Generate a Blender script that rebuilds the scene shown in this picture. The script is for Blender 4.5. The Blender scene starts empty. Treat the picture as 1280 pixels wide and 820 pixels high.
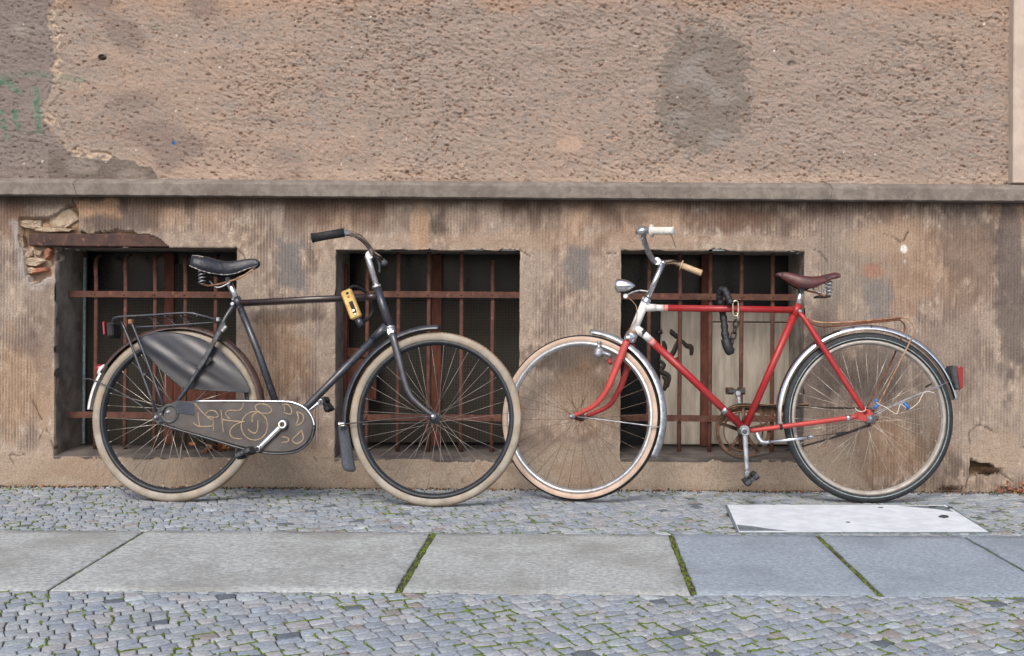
import bpy, math, random
import numpy as np
from mathutils import Vector, Matrix
R = math.radians
sc = bpy.context.scene
random.seed(7)
rng = np.random.default_rng(11)

# ------------------------------------------------------------------ camera, sky, sun, exposure
F, D, H, AX, AY, ROLL = 1400.0, 4.9, 0.795, 692.0, 385.0, 0.0065
cam_d = bpy.data.cameras.new('camera'); cam = bpy.data.objects.new('camera', cam_d)
sc.collection.objects.link(cam); sc.camera = cam
cam_d.sensor_width = 36; cam_d.lens = F / 1280 * 36
cam_d.shift_x = -(AX - 640) / 1280; cam_d.shift_y = -(410 - AY) / 1280
cam_d.clip_start = 0.05; cam_d.clip_end = 3000
cam.location = (0, -D, H)
cam.rotation_euler = (Matrix.Rotation(R(90), 3, 'X') @ Matrix.Rotation(ROLL, 3, 'Z')).to_euler()
SUN_EL, SUN_AZ = 44, -12            # azimuth measured from the street side, minus = from the left
w = bpy.data.worlds.new('World'); sc.world = w; w.use_nodes = True
nt = w.node_tree; nt.nodes.clear()
sky = nt.nodes.new('ShaderNodeTexSky'); sky.sky_type = 'NISHITA'; sky.sun_disc = False
sky.sun_elevation = R(SUN_EL); sky.sun_rotation = R(180 - SUN_AZ)
sky.air_density = 1.0; sky.dust_density = 4.0; sky.ozone_density = 1.0
bg = nt.nodes.new('ShaderNodeBackground'); bg.inputs[1].default_value = 0.13
wo = nt.nodes.new('ShaderNodeOutputWorld')
nt.links.new(sky.outputs[0], bg.inputs[0]); nt.links.new(bg.outputs[0], wo.inputs[0])
sun_d = bpy.data.lights.new('sun', 'SUN'); sun = bpy.data.objects.new('sun', sun_d)
sc.collection.objects.link(sun)
sun_d.energy = 1.3; sun_d.angle = R(22); sun_d.color = (1.0, 0.95, 0.89)
sd = Vector((math.sin(R(SUN_AZ)) * math.cos(R(SUN_EL)), -math.cos(R(SUN_AZ)) * math.cos(R(SUN_EL)), math.sin(R(SUN_EL))))
sun.rotation_euler = (-sd).to_track_quat('-Z', 'Y').to_euler()
sc.view_settings.view_transform = 'Standard'; sc.view_settings.look = 'None'
sc.view_settings.exposure = 0.6; sc.view_settings.gamma = 1

# ------------------------------------------------------------------ measuring helpers
CP = Vector((0, -D, H))
def ray(px, py):
    dx, dy = px - AX, py - AY
    x = dx * math.cos(ROLL) + dy * math.sin(ROLL); y = dy * math.cos(ROLL) - dx * math.sin(ROLL)
    return Vector((x / F, 1, -y / F))
def W(px, py, Y=0.0):
    return CP + ray(px, py) * (D + Y)
def G(px, py, z=0.0):
    d = ray(px, py); return CP + d * ((z - H) / d.z)
def to_px(x, z, Y=0.0):
    a = x / (D + Y) * F; b = -(z - H) / (D + Y) * F
    return AX + a * math.cos(ROLL) - b * math.sin(ROLL), AY + b * math.cos(ROLL) + a * math.sin(ROLL)

# ------------------------------------------------------------------ mesh helpers
def cr(pts, n=6, closed=False):
    P = [Vector(p) for p in pts]; out = []
    N = len(P); rngN = N if closed else N - 1
    for i in range(rngN):
        if closed: p0, p1, p2, p3 = P[(i-1) % N], P[i], P[(i+1) % N], P[(i+2) % N]
        else: p0, p1, p2, p3 = P[max(i-1, 0)], P[i], P[i+1], P[min(i+2, N-1)]
        for k in range(n):
            t = k / n
            out.append(0.5 * ((2*p1) + (p2-p0)*t + (2*p0-5*p1+4*p2-p3)*t*t + (3*p1-p0-3*p2+p3)*t*t*t))
    if not closed: out.append(P[-1])
    return out
class MB:
    def __init__(s): s.v = []; s.f = []; s.m = []; s.sm = []; s.col = None
    def face(s, idx, m=0, sm=True): s.f.append(tuple(idx)); s.m.append(m); s.sm.append(sm)
    def tube(s, pts, r, seg=10, m=0, closed=False, caps=True, flat=None):
        P = [Vector(p) for p in pts]; n = len(P)
        rs = r if isinstance(r, (list, tuple)) else [r] * n
        T = []
        for i in range(n):
            a = P[(i-1) % n] if (closed or i > 0) else P[i]
            b = P[(i+1) % n] if (closed or i < n-1) else P[i]
            t = b - a; T.append(t.normalized() if t.length > 1e-9 else Vector((0, 0, 1)))
        up = Vector((0, 1, 0)) if abs(T[0].y) < .9 else Vector((1, 0, 0))
        u = (up - T[0] * up.dot(T[0])).normalized(); base = len(s.v)
        for i in range(n):
            u = u - T[i] * u.dot(T[i])
            u = u.normalized() if u.length > 1e-6 else T[i].orthogonal().normalized()
            v = T[i].cross(u)
            fa, fb = (flat or (1, 1))
            for k in range(seg):
                a = 2 * math.pi * k / seg
                s.v.append(P[i] + u * (math.cos(a) * rs[i] * fa) + v * (math.sin(a) * rs[i] * fb))
        for i in range(n if closed else n - 1):
            j = (i + 1) % n
            for k in range(seg):
                l = (k + 1) % seg
                s.face((base+i*seg+k, base+i*seg+l, base+j*seg+l, base+j*seg+k), m)
        if caps and not closed:
            s.face([base + k for k in range(seg)][::-1], m, False)
            s.face([base + (n-1)*seg + k for k in range(seg)], m, False)
        return s
    def box(s, c, size, rot=None, m=0, bev=0.0):
        c = Vector(c); hx, hy, hz = [q / 2 for q in size]; base = len(s.v)
        b = min(bev, hx*.9, hy*.9, hz*.9)
        def add(p):
            p = Vector(p); p = rot @ p if rot is not None else p; s.v.append(c + p)
        if b <= 0:
            for z in (-hz, hz):
                for x, y in ((-hx, -hy), (hx, -hy), (hx, hy), (-hx, hy)): add((x, y, z))
            for q in ((0, 3, 2, 1), (4, 5, 6, 7), (0, 1, 5, 4), (1, 2, 6, 5), (2, 3, 7, 6), (3, 0, 4, 7)):
                s.face([base + i for i in q], m, False)
            return s
        rings = [(-hz, b), (-hz + b, 0), (hz - b, 0), (hz, b)]
        for z, ins in rings:
            X, Y = hx - ins, hy - ins; q = b * .999 if ins == 0 else b * .4
            for x, y in ((-X+q, -Y), (X-q, -Y), (X, -Y+q), (X, Y-q), (X-q, Y), (-X+q, Y), (-X, Y-q), (-X, -Y+q)): add((x, y, z))
        for r_ in range(3):
            for k in range(8):
                l = (k + 1) % 8
                s.face((base+r_*8+k, base+r_*8+l, base+(r_+1)*8+l, base+(r_+1)*8+k), m, False)
        s.face([base + k for k in range(8)][::-1], m, False); s.face([base + 24 + k for k in range(8)], m, False)
        return s
    def prism(s, poly, y0, y1, m=0, m_side=None, bev=0.0):
        """poly = list of (x, z); extruded along local y, y0 is the near face"""
        n = len(poly); base = len(s.v); ms = m if m_side is None else m_side
        cx = sum(p[0] for p in poly) / n; cz = sum(p[1] for p in poly) / n
        def ring(y, ins):
            for x, z in poly:
                dx, dz = x - cx, z - cz; L = math.hypot(dx, dz) or 1
                s.v.append(Vector((x - dx / L * ins, y, z - dz / L * ins)))
        sg = 1 if y1 > y0 else -1
        ring(y0, bev); ring(y0 + sg * bev, 0); ring(y1 - sg * bev, 0); ring(y1, bev)
        s.face([base + i for i in range(n)], m, False); s.face([base + 3*n + i for i in range(n)][::-1], m, False)
        for r_ in range(3):
            for i in range(n):
                j = (i + 1) % n
                s.face((base+r_*n+j, base+r_*n+i, base+(r_+1)*n+i, base+(r_+1)*n+j), ms, r_ != 1 or True)
        return s
    def revolve(s, prof, c=(0, 0, 0), seg=96, a0=0, a1=360, closed_prof=True, mats=None):
        """prof = [(radius, y)] swept round the local y axis through c"""
        c = Vector(c); full = abs(a1 - a0) >= 359.9; n = len(prof); base = len(s.v)
        N = seg if full else seg + 1
        for i in range(N):
            a = R(a0 + (a1 - a0) * i / seg)
            for r_, y in prof: s.v.append(c + Vector((math.cos(a) * r_, y, math.sin(a) * r_)))
        for i in range(seg):
            j = (i + 1) % N
            for k in range(n if closed_prof else n - 1):
                l = (k + 1) % n
                s.face((base+i*n+k, base+j*n+k, base+j*n+l, base+i*n+l), mats[k] if mats else 0)
        if not full and closed_prof:
            s.face([base + k for k in range(n)], 0, False); s.face([base + (N-1)*n + k for k in range(n)][::-1], 0, False)
        return s
    def lathe(s, c, axis, prof, seg=16, m=0):
        """prof = [(distance along axis, radius)]"""
        c = Vector(c); ax = Vector(axis).normalized(); u = ax.orthogonal().normalized(); v = ax.cross(u); base = len(s.v)
        for t, r_ in prof:
            for k in range(seg):
                a = 2 * math.pi * k / seg
                s.v.append(c + ax * t + u * (math.cos(a) * r_) + v * (math.sin(a) * r_))
        for i in range(len(prof) - 1):
            for k in range(seg):
                l = (k + 1) % seg
                s.face((base+i*seg+k, base+i*seg+l, base+(i+1)*seg+l, base+(i+1)*seg+k), m)
        s.face([base + k for k in range(seg)][::-1], m, False); s.face([base + (len(prof)-1)*seg + k for k in range(seg)], m, False)
        return s
    def ribbon(s, pts, width, thick, m=0):
        """strip along pts, wide in local y, thin across"""
        P = [Vector(p) for p in pts]; base = len(s.v); n = len(P)
        for i in range(n):
            t = (P[min(i+1, n-1)] - P[max(i-1, 0)]).normalized(); nn = t.cross(Vector((0, 1, 0))).normalized()
            wv = width[i] if isinstance(width, (list, tuple)) else width
            for sy, sn in ((-1, -1), (1, -1), (1, 1), (-1, 1)):
                s.v.append(P[i] + Vector((0, sy * wv / 2, 0)) + nn * (sn * thick / 2))
        for i in range(n - 1):
            for k in range(4):
                l = (k + 1) % 4
                s.face((base+i*4+k, base+i*4+l, base+(i+1)*4+l, base+(i+1)*4+k), m, k % 2 == 0)
        s.face([base, base+1, base+2, base+3][::-1], m, False); s.face([base+(n-1)*4+k for k in range(4)], m, False)
        return s
    def build(s, name, mats, parent=None, kind=None, **props):
        me = bpy.data.meshes.new(name); me.from_pydata([tuple(v) for v in s.v], [], s.f)
        if not isinstance(mats, (list, tuple)): mats = [mats]
        for m_ in mats: me.materials.append(m_)
        me.polygons.foreach_set('material_index', s.m); me.polygons.foreach_set('use_smooth', s.sm)
        if s.col is not None:
            ca = me.color_attributes.new('col', 'FLOAT_COLOR', 'POINT')
            ca.data.foreach_set('color', np.array(s.col, dtype=np.float32).ravel())
        me.update()
        return link(name, me, parent, kind, **props)
def link(name, data, parent=None, kind=None, **props):
    o = bpy.data.objects.new(name, data); sc.collection.objects.link(o)
    if parent is not None: o.parent = parent
    if kind: o['kind'] = kind
    for k, v in props.items(): o[k] = v
    return o
def empty(name, loc=(0, 0, 0), parent=None, **props):
    o = link(name, None, parent, **props); o.location = loc; o.empty_display_size = .05
    return o
def thing(name, label, cat, loc=(0, 0, 0), group=None):
    o = empty(name, loc); o['label'] = label; o['category'] = cat
    if group: o['group'] = group
    return o

# ------------------------------------------------------------------ materials
def srgb(r, g, b):
    f = lambda c: (c/255/12.92) if c/255 <= .04045 else ((c/255+.055)/1.055)**2.4
    return (f(r), f(g), f(b), 1)
def pm(name, c1, c2=None, scale=30, rough=.5, rough2=None, metal=0, bump=0, bscale=None, spec=.5, lo=.4, hi=.6, c3=None, s3=8, lo3=.55, hi3=.65, coat=0, metal3=None, attr=False, dist=.002, stretch=None, c4=None, s4=2, lo4=.45, hi4=.62, k4=.5):
    m = bpy.data.materials.new(name); m.use_nodes = True; n = m.node_tree.nodes; L = m.node_tree.links
    b = n['Principled BSDF']; b.inputs['Specular IOR Level'].default_value = spec
    b.inputs['Metallic'].default_value = metal; b.inputs['Coat Weight'].default_value = coat
    tc = n.new('ShaderNodeTexCoord'); vec = tc.outputs['Object']
    if stretch:
        mp = n.new('ShaderNodeMapping'); mp.inputs['Scale'].default_value = stretch; L.new(vec, mp.inputs[0]); vec = mp.outputs[0]
    def noise(sc_, det=5):
        t = n.new('ShaderNodeTexNoise'); t.inputs['Scale'].default_value = sc_; t.inputs['Detail'].default_value = det
        t.inputs['Roughness'].default_value = .65; L.new(vec, t.inputs['Vector']); return t.outputs['Fac']
    def mr(src, a, z, o0=0, o1=1):
        q = n.new('ShaderNodeMapRange'); q.inputs['From Min'].default_value = a; q.inputs['From Max'].default_value = z
        q.inputs['To Min'].default_value = o0; q.inputs['To Max'].default_value = o1; L.new(src, q.inputs['Value']); return q.outputs[0]
    def mix(fac, a, c, mode='MIX'):
        q = n.new('ShaderNodeMix'); q.data_type = 'RGBA'; q.blend_type = mode
        if isinstance(fac, (int, float)): q.inputs[0].default_value = fac
        else: L.new(fac, q.inputs[0])
        for sock, val in ((q.inputs[6], a), (q.inputs[7], c)):
            if isinstance(val, tuple): sock.default_value = val
            else: L.new(val, sock)
        return q.outputs[2]
    col = c1
    if attr:
        at = n.new('ShaderNodeAttribute'); at.attribute_name = 'col'; col = at.outputs['Color']
    nz = noise(scale)
    if c2 is not None:
        col = mix(mr(nz, lo, hi), col, c2, 'MULTIPLY' if attr else 'MIX')
    if c4 is not None:
        f4 = mr(noise(s4, 7), lo4, hi4, 0, k4); col = mix(f4, col, c4)
    rsock = mr(nz, .3, .7, rough, rough2 if rough2 is not None else rough)
    if c3 is not None:
        f3 = mr(noise(s3, 8), lo3, hi3); col = mix(f3, col, c3)
        q = n.new('ShaderNodeMix'); q.data_type = 'FLOAT'; L.new(f3, q.inputs[0]); L.new(rsock, q.inputs[2]); q.inputs[3].default_value = .85
        rsock = q.outputs[0]
        q = n.new('ShaderNodeMix'); q.data_type = 'FLOAT'; L.new(f3, q.inputs[0]); q.inputs[2].default_value = metal; q.inputs[3].default_value = 0
        L.new(q.outputs[0], b.inputs['Metallic'])
    if isinstance(col, tuple): b.inputs['Base Color'].default_value = col
    else: L.new(col, b.inputs['Base Color'])
    L.new(rsock, b.inputs['Roughness'])
    if bump:
        bp = n.new('ShaderNodeBump'); bp.inputs['Strength'].default_value = bump; bp.inputs['Distance'].default_value = dist
        L.new(noise(bscale or scale, 8), bp.inputs['Height']); L.new(bp.outputs[0], b.inputs['Normal'])
    return m
M = {}
M['stucco'] = pm('rough_stucco', None, srgb(205, 200, 196), 260, .95, bump=1, bscale=260, spec=.2, attr=True, lo=.35, hi=.7, dist=.005)
M['plinth'] = pm('combed_stone', None, srgb(196, 190, 186), 170, .92, bump=1, bscale=230, spec=.25, attr=True, lo=.4, hi=.72, dist=.003)
M['ledge'] = pm('grey_ledge_stone', srgb(130, 123, 115), srgb(110, 103, 97), 25, .9, bump=.5, bscale=220, spec=.2, c3=srgb(158, 150, 144), s3=140, lo3=.61, hi3=.69, c4=srgb(92, 84, 80), s4=5, k4=.5)
M['pilaster'] = pm('pale_painted_render', srgb(186, 172, 160), srgb(172, 158, 147), 14, .85, bump=.25, bscale=120, spec=.2)
M['reveal'] = pm('grey_reveal_plaster', srgb(150, 142, 132), srgb(116, 110, 103), 9, .92, bump=.6, bscale=90, spec=.2, c3=srgb(92, 82, 74), s3=5, lo3=.5, hi3=.7)
M['sill'] = pm('dark_sill_stone', srgb(104, 97, 92), srgb(78, 73, 72), 12, .85, bump=.5, bscale=120, spec=.3)
M['rust'] = pm('rusty_bar', srgb(98, 67, 57), srgb(78, 55, 49), 26, .85, bump=.5, bscale=180, spec=.25, c3=srgb(128, 84, 68), s3=30, lo3=.58, hi3=.7)
M['rust_beam'] = pm('rusty_beam', srgb(84, 64, 58), srgb(62, 50, 48), 12, .85, bump=.8, bscale=90, spec=.25, c3=srgb(128, 90, 72), s3=40, lo3=.58, hi3=.66)
M['frame_rust'] = pm('red_brown_window_frame', srgb(96, 54, 42), srgb(72, 42, 34), 18, .75, bump=.4, bscale=120, spec=.3, stretch=(3, 3, .7))
M['pane'] = pm('dark_window_glass', srgb(16, 17, 20), srgb(28, 28, 30), 3, .18, .4, spec=.25)
M['plywood'] = pm('weathered_board', srgb(166, 159, 148), srgb(138, 131, 121), 6, .85, bump=.3, bscale=80, spec=.2, stretch=(4, 4, .5))
M['black_mark'] = pm('black_spray_paint', srgb(30, 27, 26), srgb(44, 36, 30), 60, .7)
M['rubble'] = pm('beige_rubble', srgb(184, 166, 146), srgb(150, 132, 114), 30, .95, bump=1, bscale=120, spec=.2, dist=.008)
M['brick'] = pm('orange_brick', srgb(168, 112, 88), srgb(140, 96, 78), 25, .95, bump=.8, bscale=110, spec=.2)
M['stone'] = pm('grey_mosaic_stone', None, srgb(196, 194, 198), 90, .72, .88, bump=.5, bscale=240, spec=.35, attr=True, lo=.4, hi=.7)
M['bed'] = pm('dirt_joint', srgb(70, 65, 56), srgb(66, 74, 42), 22, .95, bump=.8, bscale=200, spec=.2, lo=.48, hi=.6)
M['slab'] = pm('granite_slab', srgb(186, 190, 190), srgb(128, 133, 133), 60, .85, bump=.7, bscale=120, spec=.3, c3=srgb(104, 106, 108), s3=110, lo3=.57, hi3=.7, lo=.3, hi=.7, dist=.004, c4=srgb(124, 125, 120), s4=3.2, lo4=.45, hi4=.62, k4=.6)
M['slab_blue'] = pm('blue_granite_slab', srgb(160, 171, 182), srgb(114, 124, 135), 80, .82, bump=.5, bscale=160, spec=.3, c3=srgb(104, 110, 120), s3=150, lo3=.58, hi3=.7, lo=.3, hi=.7, c4=srgb(112, 122, 130), s4=3.5, lo4=.47, hi4=.64, k4=.5)
M['moss'] = pm('moss', srgb(104, 122, 52), srgb(76, 90, 40), 60, .95, bump=1, bscale=300, spec=.15, c3=srgb(96, 78, 52), s3=14, lo3=.58, hi3=.66)
M['white_plate'] = pm('worn_white_paint', srgb(208, 215, 222), srgb(192, 199, 206), 12, .7, bump=.3, bscale=200, spec=.35, c3=srgb(150, 158, 162), s3=9, lo3=.68, hi3=.72)
M['worn_plate'] = pm('worn_grey_plate', srgb(112, 124, 128), srgb(88, 98, 102), 60, .7, bump=.4, bscale=200)
M['steel_dark'] = pm('dark_steel', srgb(84, 88, 92), srgb(60, 62, 66), 40, .55, .75, metal=.5)
M['chrome'] = pm('worn_chrome', srgb(214, 216, 220), srgb(176, 178, 182), 60, .16, .34, metal=1, lo=.45, hi=.75, c3=srgb(120, 96, 78), s3=90, lo3=.69, hi3=.75)
M['chrome_clean'] = pm('bright_chrome', srgb(232, 233, 236), srgb(205, 207, 210), 40, .1, .25, metal=1)
M['satin'] = pm('satin_chrome', srgb(240, 240, 242), srgb(220, 220, 224), 40, .24, .34, metal=1)
M['soft_alu'] = pm('soft_aluminium_rim', srgb(206, 208, 210), srgb(176, 178, 180), 50, .34, .5, metal=.8)
M['alu'] = pm('dull_aluminium', srgb(178, 182, 188), srgb(140, 144, 150), 45, .38, .6, metal=.85, bump=.1, bscale=120)
M['navy'] = pm('scratched_navy_black_paint', srgb(38, 47, 62), srgb(26, 31, 40), 30, .32, .5, spec=.6, coat=.3, c3=srgb(96, 84, 80), s3=90, lo3=.58, hi3=.68, c4=srgb(70, 66, 66), s4=14, lo4=.45, hi4=.65, k4=.5)
M['maroon_black'] = pm('worn_maroon_black_paint', srgb(46, 30, 30), srgb(30, 22, 24), 40, .28, .45, spec=.6, coat=.4, c3=srgb(112, 74, 60), s3=140, lo3=.62, hi3=.7)
M['fender_brown'] = pm('rusted_brown_fender', srgb(72, 50, 44), srgb(42, 32, 32), 24, .45, .6, spec=.5, c3=srgb(120, 80, 60), s3=50, lo3=.6, hi3=.7)
M['case'] = pm('grey_brown_chaincase', srgb(84, 80, 78), srgb(70, 66, 65), 12, .6, .7, spec=.35, bump=.15, bscale=60)
M['case_blue'] = pm('blue_black_chaincase_tail', srgb(52, 60, 74), srgb(40, 46, 58), 20, .5, spec=.4)
M['tan_paint'] = pm('tan_marker', srgb(148, 130, 104), srgb(120, 106, 88), 60, .7)
M['vinyl'] = pm('folded_vinyl_coat_guard', srgb(52, 51, 53), srgb(30, 37, 52), 3.2, .34, .48, spec=.6, bump=.2, bscale=60, lo=.42, hi=.6)
M['rubber'] = pm('black_rubber', srgb(38, 39, 42), srgb(28, 29, 31), 60, .6, .8, bump=.3, bscale=300, spec=.35)
M['cream_tyre'] = pm('dirty_cream_tyre_wall', srgb(156, 150, 140), srgb(136, 128, 117), 14, .75, bump=.2, bscale=200, spec=.3, c3=srgb(156, 136, 110), s3=9, lo3=.52, hi3=.7)
M['cream_tread'] = pm('brown_cream_tyre_tread', srgb(152, 138, 119), srgb(130, 110, 88), 16, .85, bump=.7, bscale=260, spec=.25, c3=srgb(140, 106, 74), s3=9, lo3=.5, hi3=.66)
M['tan_wall'] = pm('tan_tyre_wall', srgb(190, 168, 152), srgb(172, 150, 134), 14, .7, spec=.3, bump=.1, bscale=200)
M['grey_tyre'] = pm('grey_black_tyre', srgb(46, 49, 54), srgb(36, 38, 42), 40, .6, .75, bump=.2, bscale=200, spec=.4)
M['stripe'] = pm('pale_reflective_stripe', srgb(150, 168, 170), srgb(120, 132, 134), 60, .5)
M['black_rim'] = pm('black_rim_paint', srgb(40, 46, 54), srgb(30, 34, 40), 50, .4, .6)
M['dull_rim'] = pm('dull_beige_rim', srgb(170, 165, 158), srgb(150, 144, 138), 30, .5, .7, metal=.3)
M['spoke'] = pm('steel_spoke', srgb(205, 200, 190), srgb(160, 150, 140), 30, .3, .5, metal=.8)
M['dull_spoke'] = pm('rusty_spoke', srgb(128, 108, 92), srgb(92, 74, 62), 20, .6, metal=.4)
M['red'] = pm('faded_red_paint', srgb(152, 24, 30), srgb(138, 32, 36), 22, .38, .55, spec=.5, coat=.1, c3=srgb(112, 56, 46), s3=110, lo3=.62, hi3=.7, c4=srgb(164, 52, 50), s4=9, k4=.5)
M['pink_red'] = pm('sun_faded_red_paint', srgb(172, 54, 50), srgb(156, 54, 50), 22, .42, .6, c3=srgb(132, 84, 70), s3=90, lo3=.63, hi3=.7)
M['white_paint'] = pm('chipped_white_paint', srgb(218, 217, 215), srgb(200, 198, 196), 40, .4, .55, c3=srgb(150, 104, 66), s3=60, lo3=.64, hi3=.69)
M['brown_leather'] = pm('dark_brown_leather', srgb(86, 42, 42), srgb(62, 34, 38), 30, .4, .6, bump=.3, bscale=160, spec=.5)
M['blue_leather'] = pm('cracked_blue_black_leather', srgb(36, 42, 54), srgb(22, 25, 32), 22, .3, .5, bump=1, bscale=45, spec=.6, dist=.004)
M['cord'] = pm('frayed_pale_edging', srgb(172, 168, 160), srgb(60, 60, 64), 90, .8)
M['tan_steel'] = pm('tan_brown_rusty_steel', srgb(168, 136, 106), srgb(128, 88, 64), 30, .5, .7, metal=.3)
M['rust_wire'] = pm('rusty_brown_wire', srgb(130, 80, 56), srgb(96, 58, 44), 60, .7, metal=.2)
M['rusty_gear'] = pm('rusty_greasy_chainring', srgb(108, 78, 56), srgb(56, 44, 38), 30, .6, .8, metal=.3)
M['chain'] = pm('greasy_chain', srgb(58, 50, 46), srgb(36, 32, 31), 90, .6, metal=.4, bump=.6, bscale=300)
M['gold'] = pm('yellowed_brass_lock', srgb(208, 176, 112), srgb(188, 150, 88), 40, .45, .6, metal=.25)
M['orange'] = pm('orange_worn_sticker', srgb(206, 128, 44), srgb(170, 96, 36), 60, .6)
M['red_lens'] = pm('red_reflector', srgb(140, 18, 28), srgb(116, 14, 22), 300, .2, spec=.7, coat=.5)
M['white_grip'] = pm('white_ribbed_grip', srgb(214, 212, 206), srgb(190, 186, 178), 60, .55)
M['tan_grip'] = pm('dirty_tan_grip', srgb(192, 168, 138), srgb(160, 134, 106), 40, .65)
M['blue_tape'] = pm('blue_tape', srgb(44, 108, 190), srgb(36, 92, 168), 60, .5)
M['white_wire'] = pm('white_wire', srgb(214, 204, 188), None, 60, .6)
M['glass_lens'] = pm('clear_lamp_lens', srgb(150, 158, 166), srgb(120, 126, 132), 90, .12, spec=.8, coat=.6)
M['nylon'] = pm('black_nylon_sleeve', srgb(20, 21, 24), srgb(30, 33, 42), 50, .5, bump=.5, bscale=120, dist=.006)
M['nickel'] = pm('pale_chain_steel', srgb(206, 200, 180), srgb(150, 140, 118), 70, .3, .5, metal=.9)
M['flap'] = pm('grey_ribbed_mudflap', srgb(78, 84, 94), srgb(66, 70, 78), 90, .6, .7, bump=.3, bscale=200)
M['leaf_o'] = pm('dry_orange_leaf', srgb(168, 96, 56), srgb(128, 74, 44), 60, .7)
M['leaf_t'] = pm('dry_tan_leaf', srgb(182, 144, 104), srgb(130, 92, 62), 60, .75)
M['leaf_r'] = pm('red_leaf', srgb(150, 78, 64), srgb(120, 60, 48), 60, .6)
M['leaf_g'] = pm('green_leaf', srgb(84, 110, 50), srgb(60, 84, 38), 60, .6)
M['twig'] = pm('dry_brown_grass', srgb(96, 72, 52), srgb(70, 52, 40), 60, .9)

# ------------------------------------------------------------------ height-field noise
def fn(nx, nz, dx, dz, sx, sz, seed, rot=0.0):
    g = np.random.default_rng(seed).standard_normal((nz, nx))
    kx = np.fft.fftfreq(nx, dx)[None, :] * 2*np.pi; kz = np.fft.fftfreq(nz, dz)[:, None] * 2*np.pi
    c, s_ = math.cos(rot), math.sin(rot)
    a = kx * c + kz * s_; b = -kx * s_ + kz * c
    out = np.fft.ifft2(np.fft.fft2(g) * np.exp(-((a*sx)**2 + (b*sz)**2) / 2)).real
    return (out - out.mean()) / out.std()
def ss(x, a, b):
    t = np.clip((x - a) / (b - a), 0, 1); return t * t * (3 - 2 * t)
def in_poly(PX, PY, poly):
    ins = np.zeros(PX.shape, bool); n = len(poly)
    for i in range(n):
        x1, y1 = poly[i]; x2, y2 = poly[(i+1) % n]
        if y1 == y2: continue
        cond = ((y1 > PY) != (y2 > PY)) & (PX < (x2-x1) * (PY-y1) / (y2-y1) + x1)
        ins ^= cond
    return ins
def seg_dist(PX, PY, pts):
    d = np.full(PX.shape, 1e9)
    for (x1, y1), (x2, y2) in zip(pts[:-1], pts[1:]):
        vx, vy = x2-x1, y2-y1; L = vx*vx+vy*vy or 1
        t = np.clip(((PX-x1)*vx + (PY-y1)*vy) / L, 0, 1)
        d = np.minimum(d, np.hypot(PX - x1 - t*vx, PY - y1 - t*vy))
    return d
def blend(col, mask, c):
    c = np.array(c[:3])[None, None, :]; return col * (1 - mask[..., None]) + c * mask[..., None]
def px_grids(X, Z, Y):
    a = X / (D + Y) * F; b = -(Z - H) / (D + Y) * F
    return AX + a*math.cos(ROLL) - b*math.sin(ROLL), AY + b*math.cos(ROLL) + a*math.sin(ROLL)
def grid_mesh(name, X, Yv, Z, col, mat, parent, keep=None, extra=None):
    nz, nx = X.shape
    V = np.stack([X, Yv, Z], -1).reshape(-1, 3)
    idx = np.arange(nz*nx).reshape(nz, nx)
    q = np.stack([idx[:-1, :-1], idx[:-1, 1:], idx[1:, 1:], idx[1:, :-1]], -1).reshape(-1, 4)
    if keep is not None: q = q[keep.reshape(-1)]
    C = np.concatenate([col, np.ones(col.shape[:2] + (1,))], -1).reshape(-1, 4)
    if extra is not None:
        ev, eq, ec = extra; eq = eq.copy(); eq[eq >= 10**7] += len(V) - 10**7
        V = np.concatenate([V, ev]); q = np.concatenate([q, eq]); C = np.concatenate([C, ec])
    used = np.zeros(len(V), bool); used[q.ravel()] = True
    remap = np.cumsum(used) - 1; V = V[used]; C = C[used]; q = remap[q]
    me = bpy.data.meshes.new(name); me.vertices.add(len(V)); me.vertices.foreach_set('co', V.astype(np.float32).ravel())
    me.loops.add(len(q)*4); me.loops.foreach_set('vertex_index', q.astype(np.int32).ravel())
    me.polygons.add(len(q)); me.polygons.foreach_set('loop_start', np.arange(0, len(q)*4, 4, dtype=np.int32))
    me.polygons.foreach_set('loop_total', np.full(len(q), 4, dtype=np.int32))
    me.polygons.foreach_set('use_smooth', np.ones(len(q), bool))
    ca = me.color_attributes.new('col', 'FLOAT_COLOR', 'POINT'); ca.data.foreach_set('color', C.astype(np.float32).ravel())
    me.materials.append(mat); me.update(calc_edges=True); me.validate()
    return link(name, me, parent)

# ------------------------------------------------------------------ the house front
XL, XR = -3.7, 3.4
facade = thing('house_front', 'old brown house front, rough stucco above combed stone base with three barred windows', 'building wall')
YU = 0.03
Z_LB = W(692, 250).z; Z_LT = W(692, 227).z
# upper stucco
dx, dz = .0034, .0032
nx = int((XR - XL) / dx); nz = int((2.55 - Z_LT + .02) / dz)
xs = XL + np.arange(nx) * dx; zs = Z_LT - .02 + np.arange(nz) * dz
X, Z = np.meshgrid(xs, zs); PX, PY = px_grids(X, Z, YU)
rot = -0.35
l1 = fn(nx, nz, dx, dz, .0085, .0042, 1, rot); l2 = fn(nx, nz, dx, dz, .0042, .0026, 2, rot * .4)
l3 = fn(nx, nz, dx, dz, .05, .03, 3); pitn = fn(nx, nz, dx, dz, .0042, .0028, 4, rot); pit2 = fn(nx, nz, dx, dz, .0028, .0024, 5)
dens = fn(nx, nz, dx, dz, .16, .12, 6); big = fn(nx, nz, dx, dz, .35, .25, 7); med = fn(nx, nz, dx, dz, .05, .03, 8)
dark = np.zeros_like(X)
en = med * 7 + fn(nx, nz, dx, dz, .015, .01, 9) * 3
pe = fn(nx, nz, dx, dz, .012, .009, 16) * .05 + fn(nx, nz, dx, dz, .004, .004, 17) * .05 + fn(nx, nz, dx, dz, .07, .05, 18) * .03
patch = 1 - ss(np.hypot((PX - 881) / 62, (PY - 110) / 86) + pe, .86, 1.06)
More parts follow.
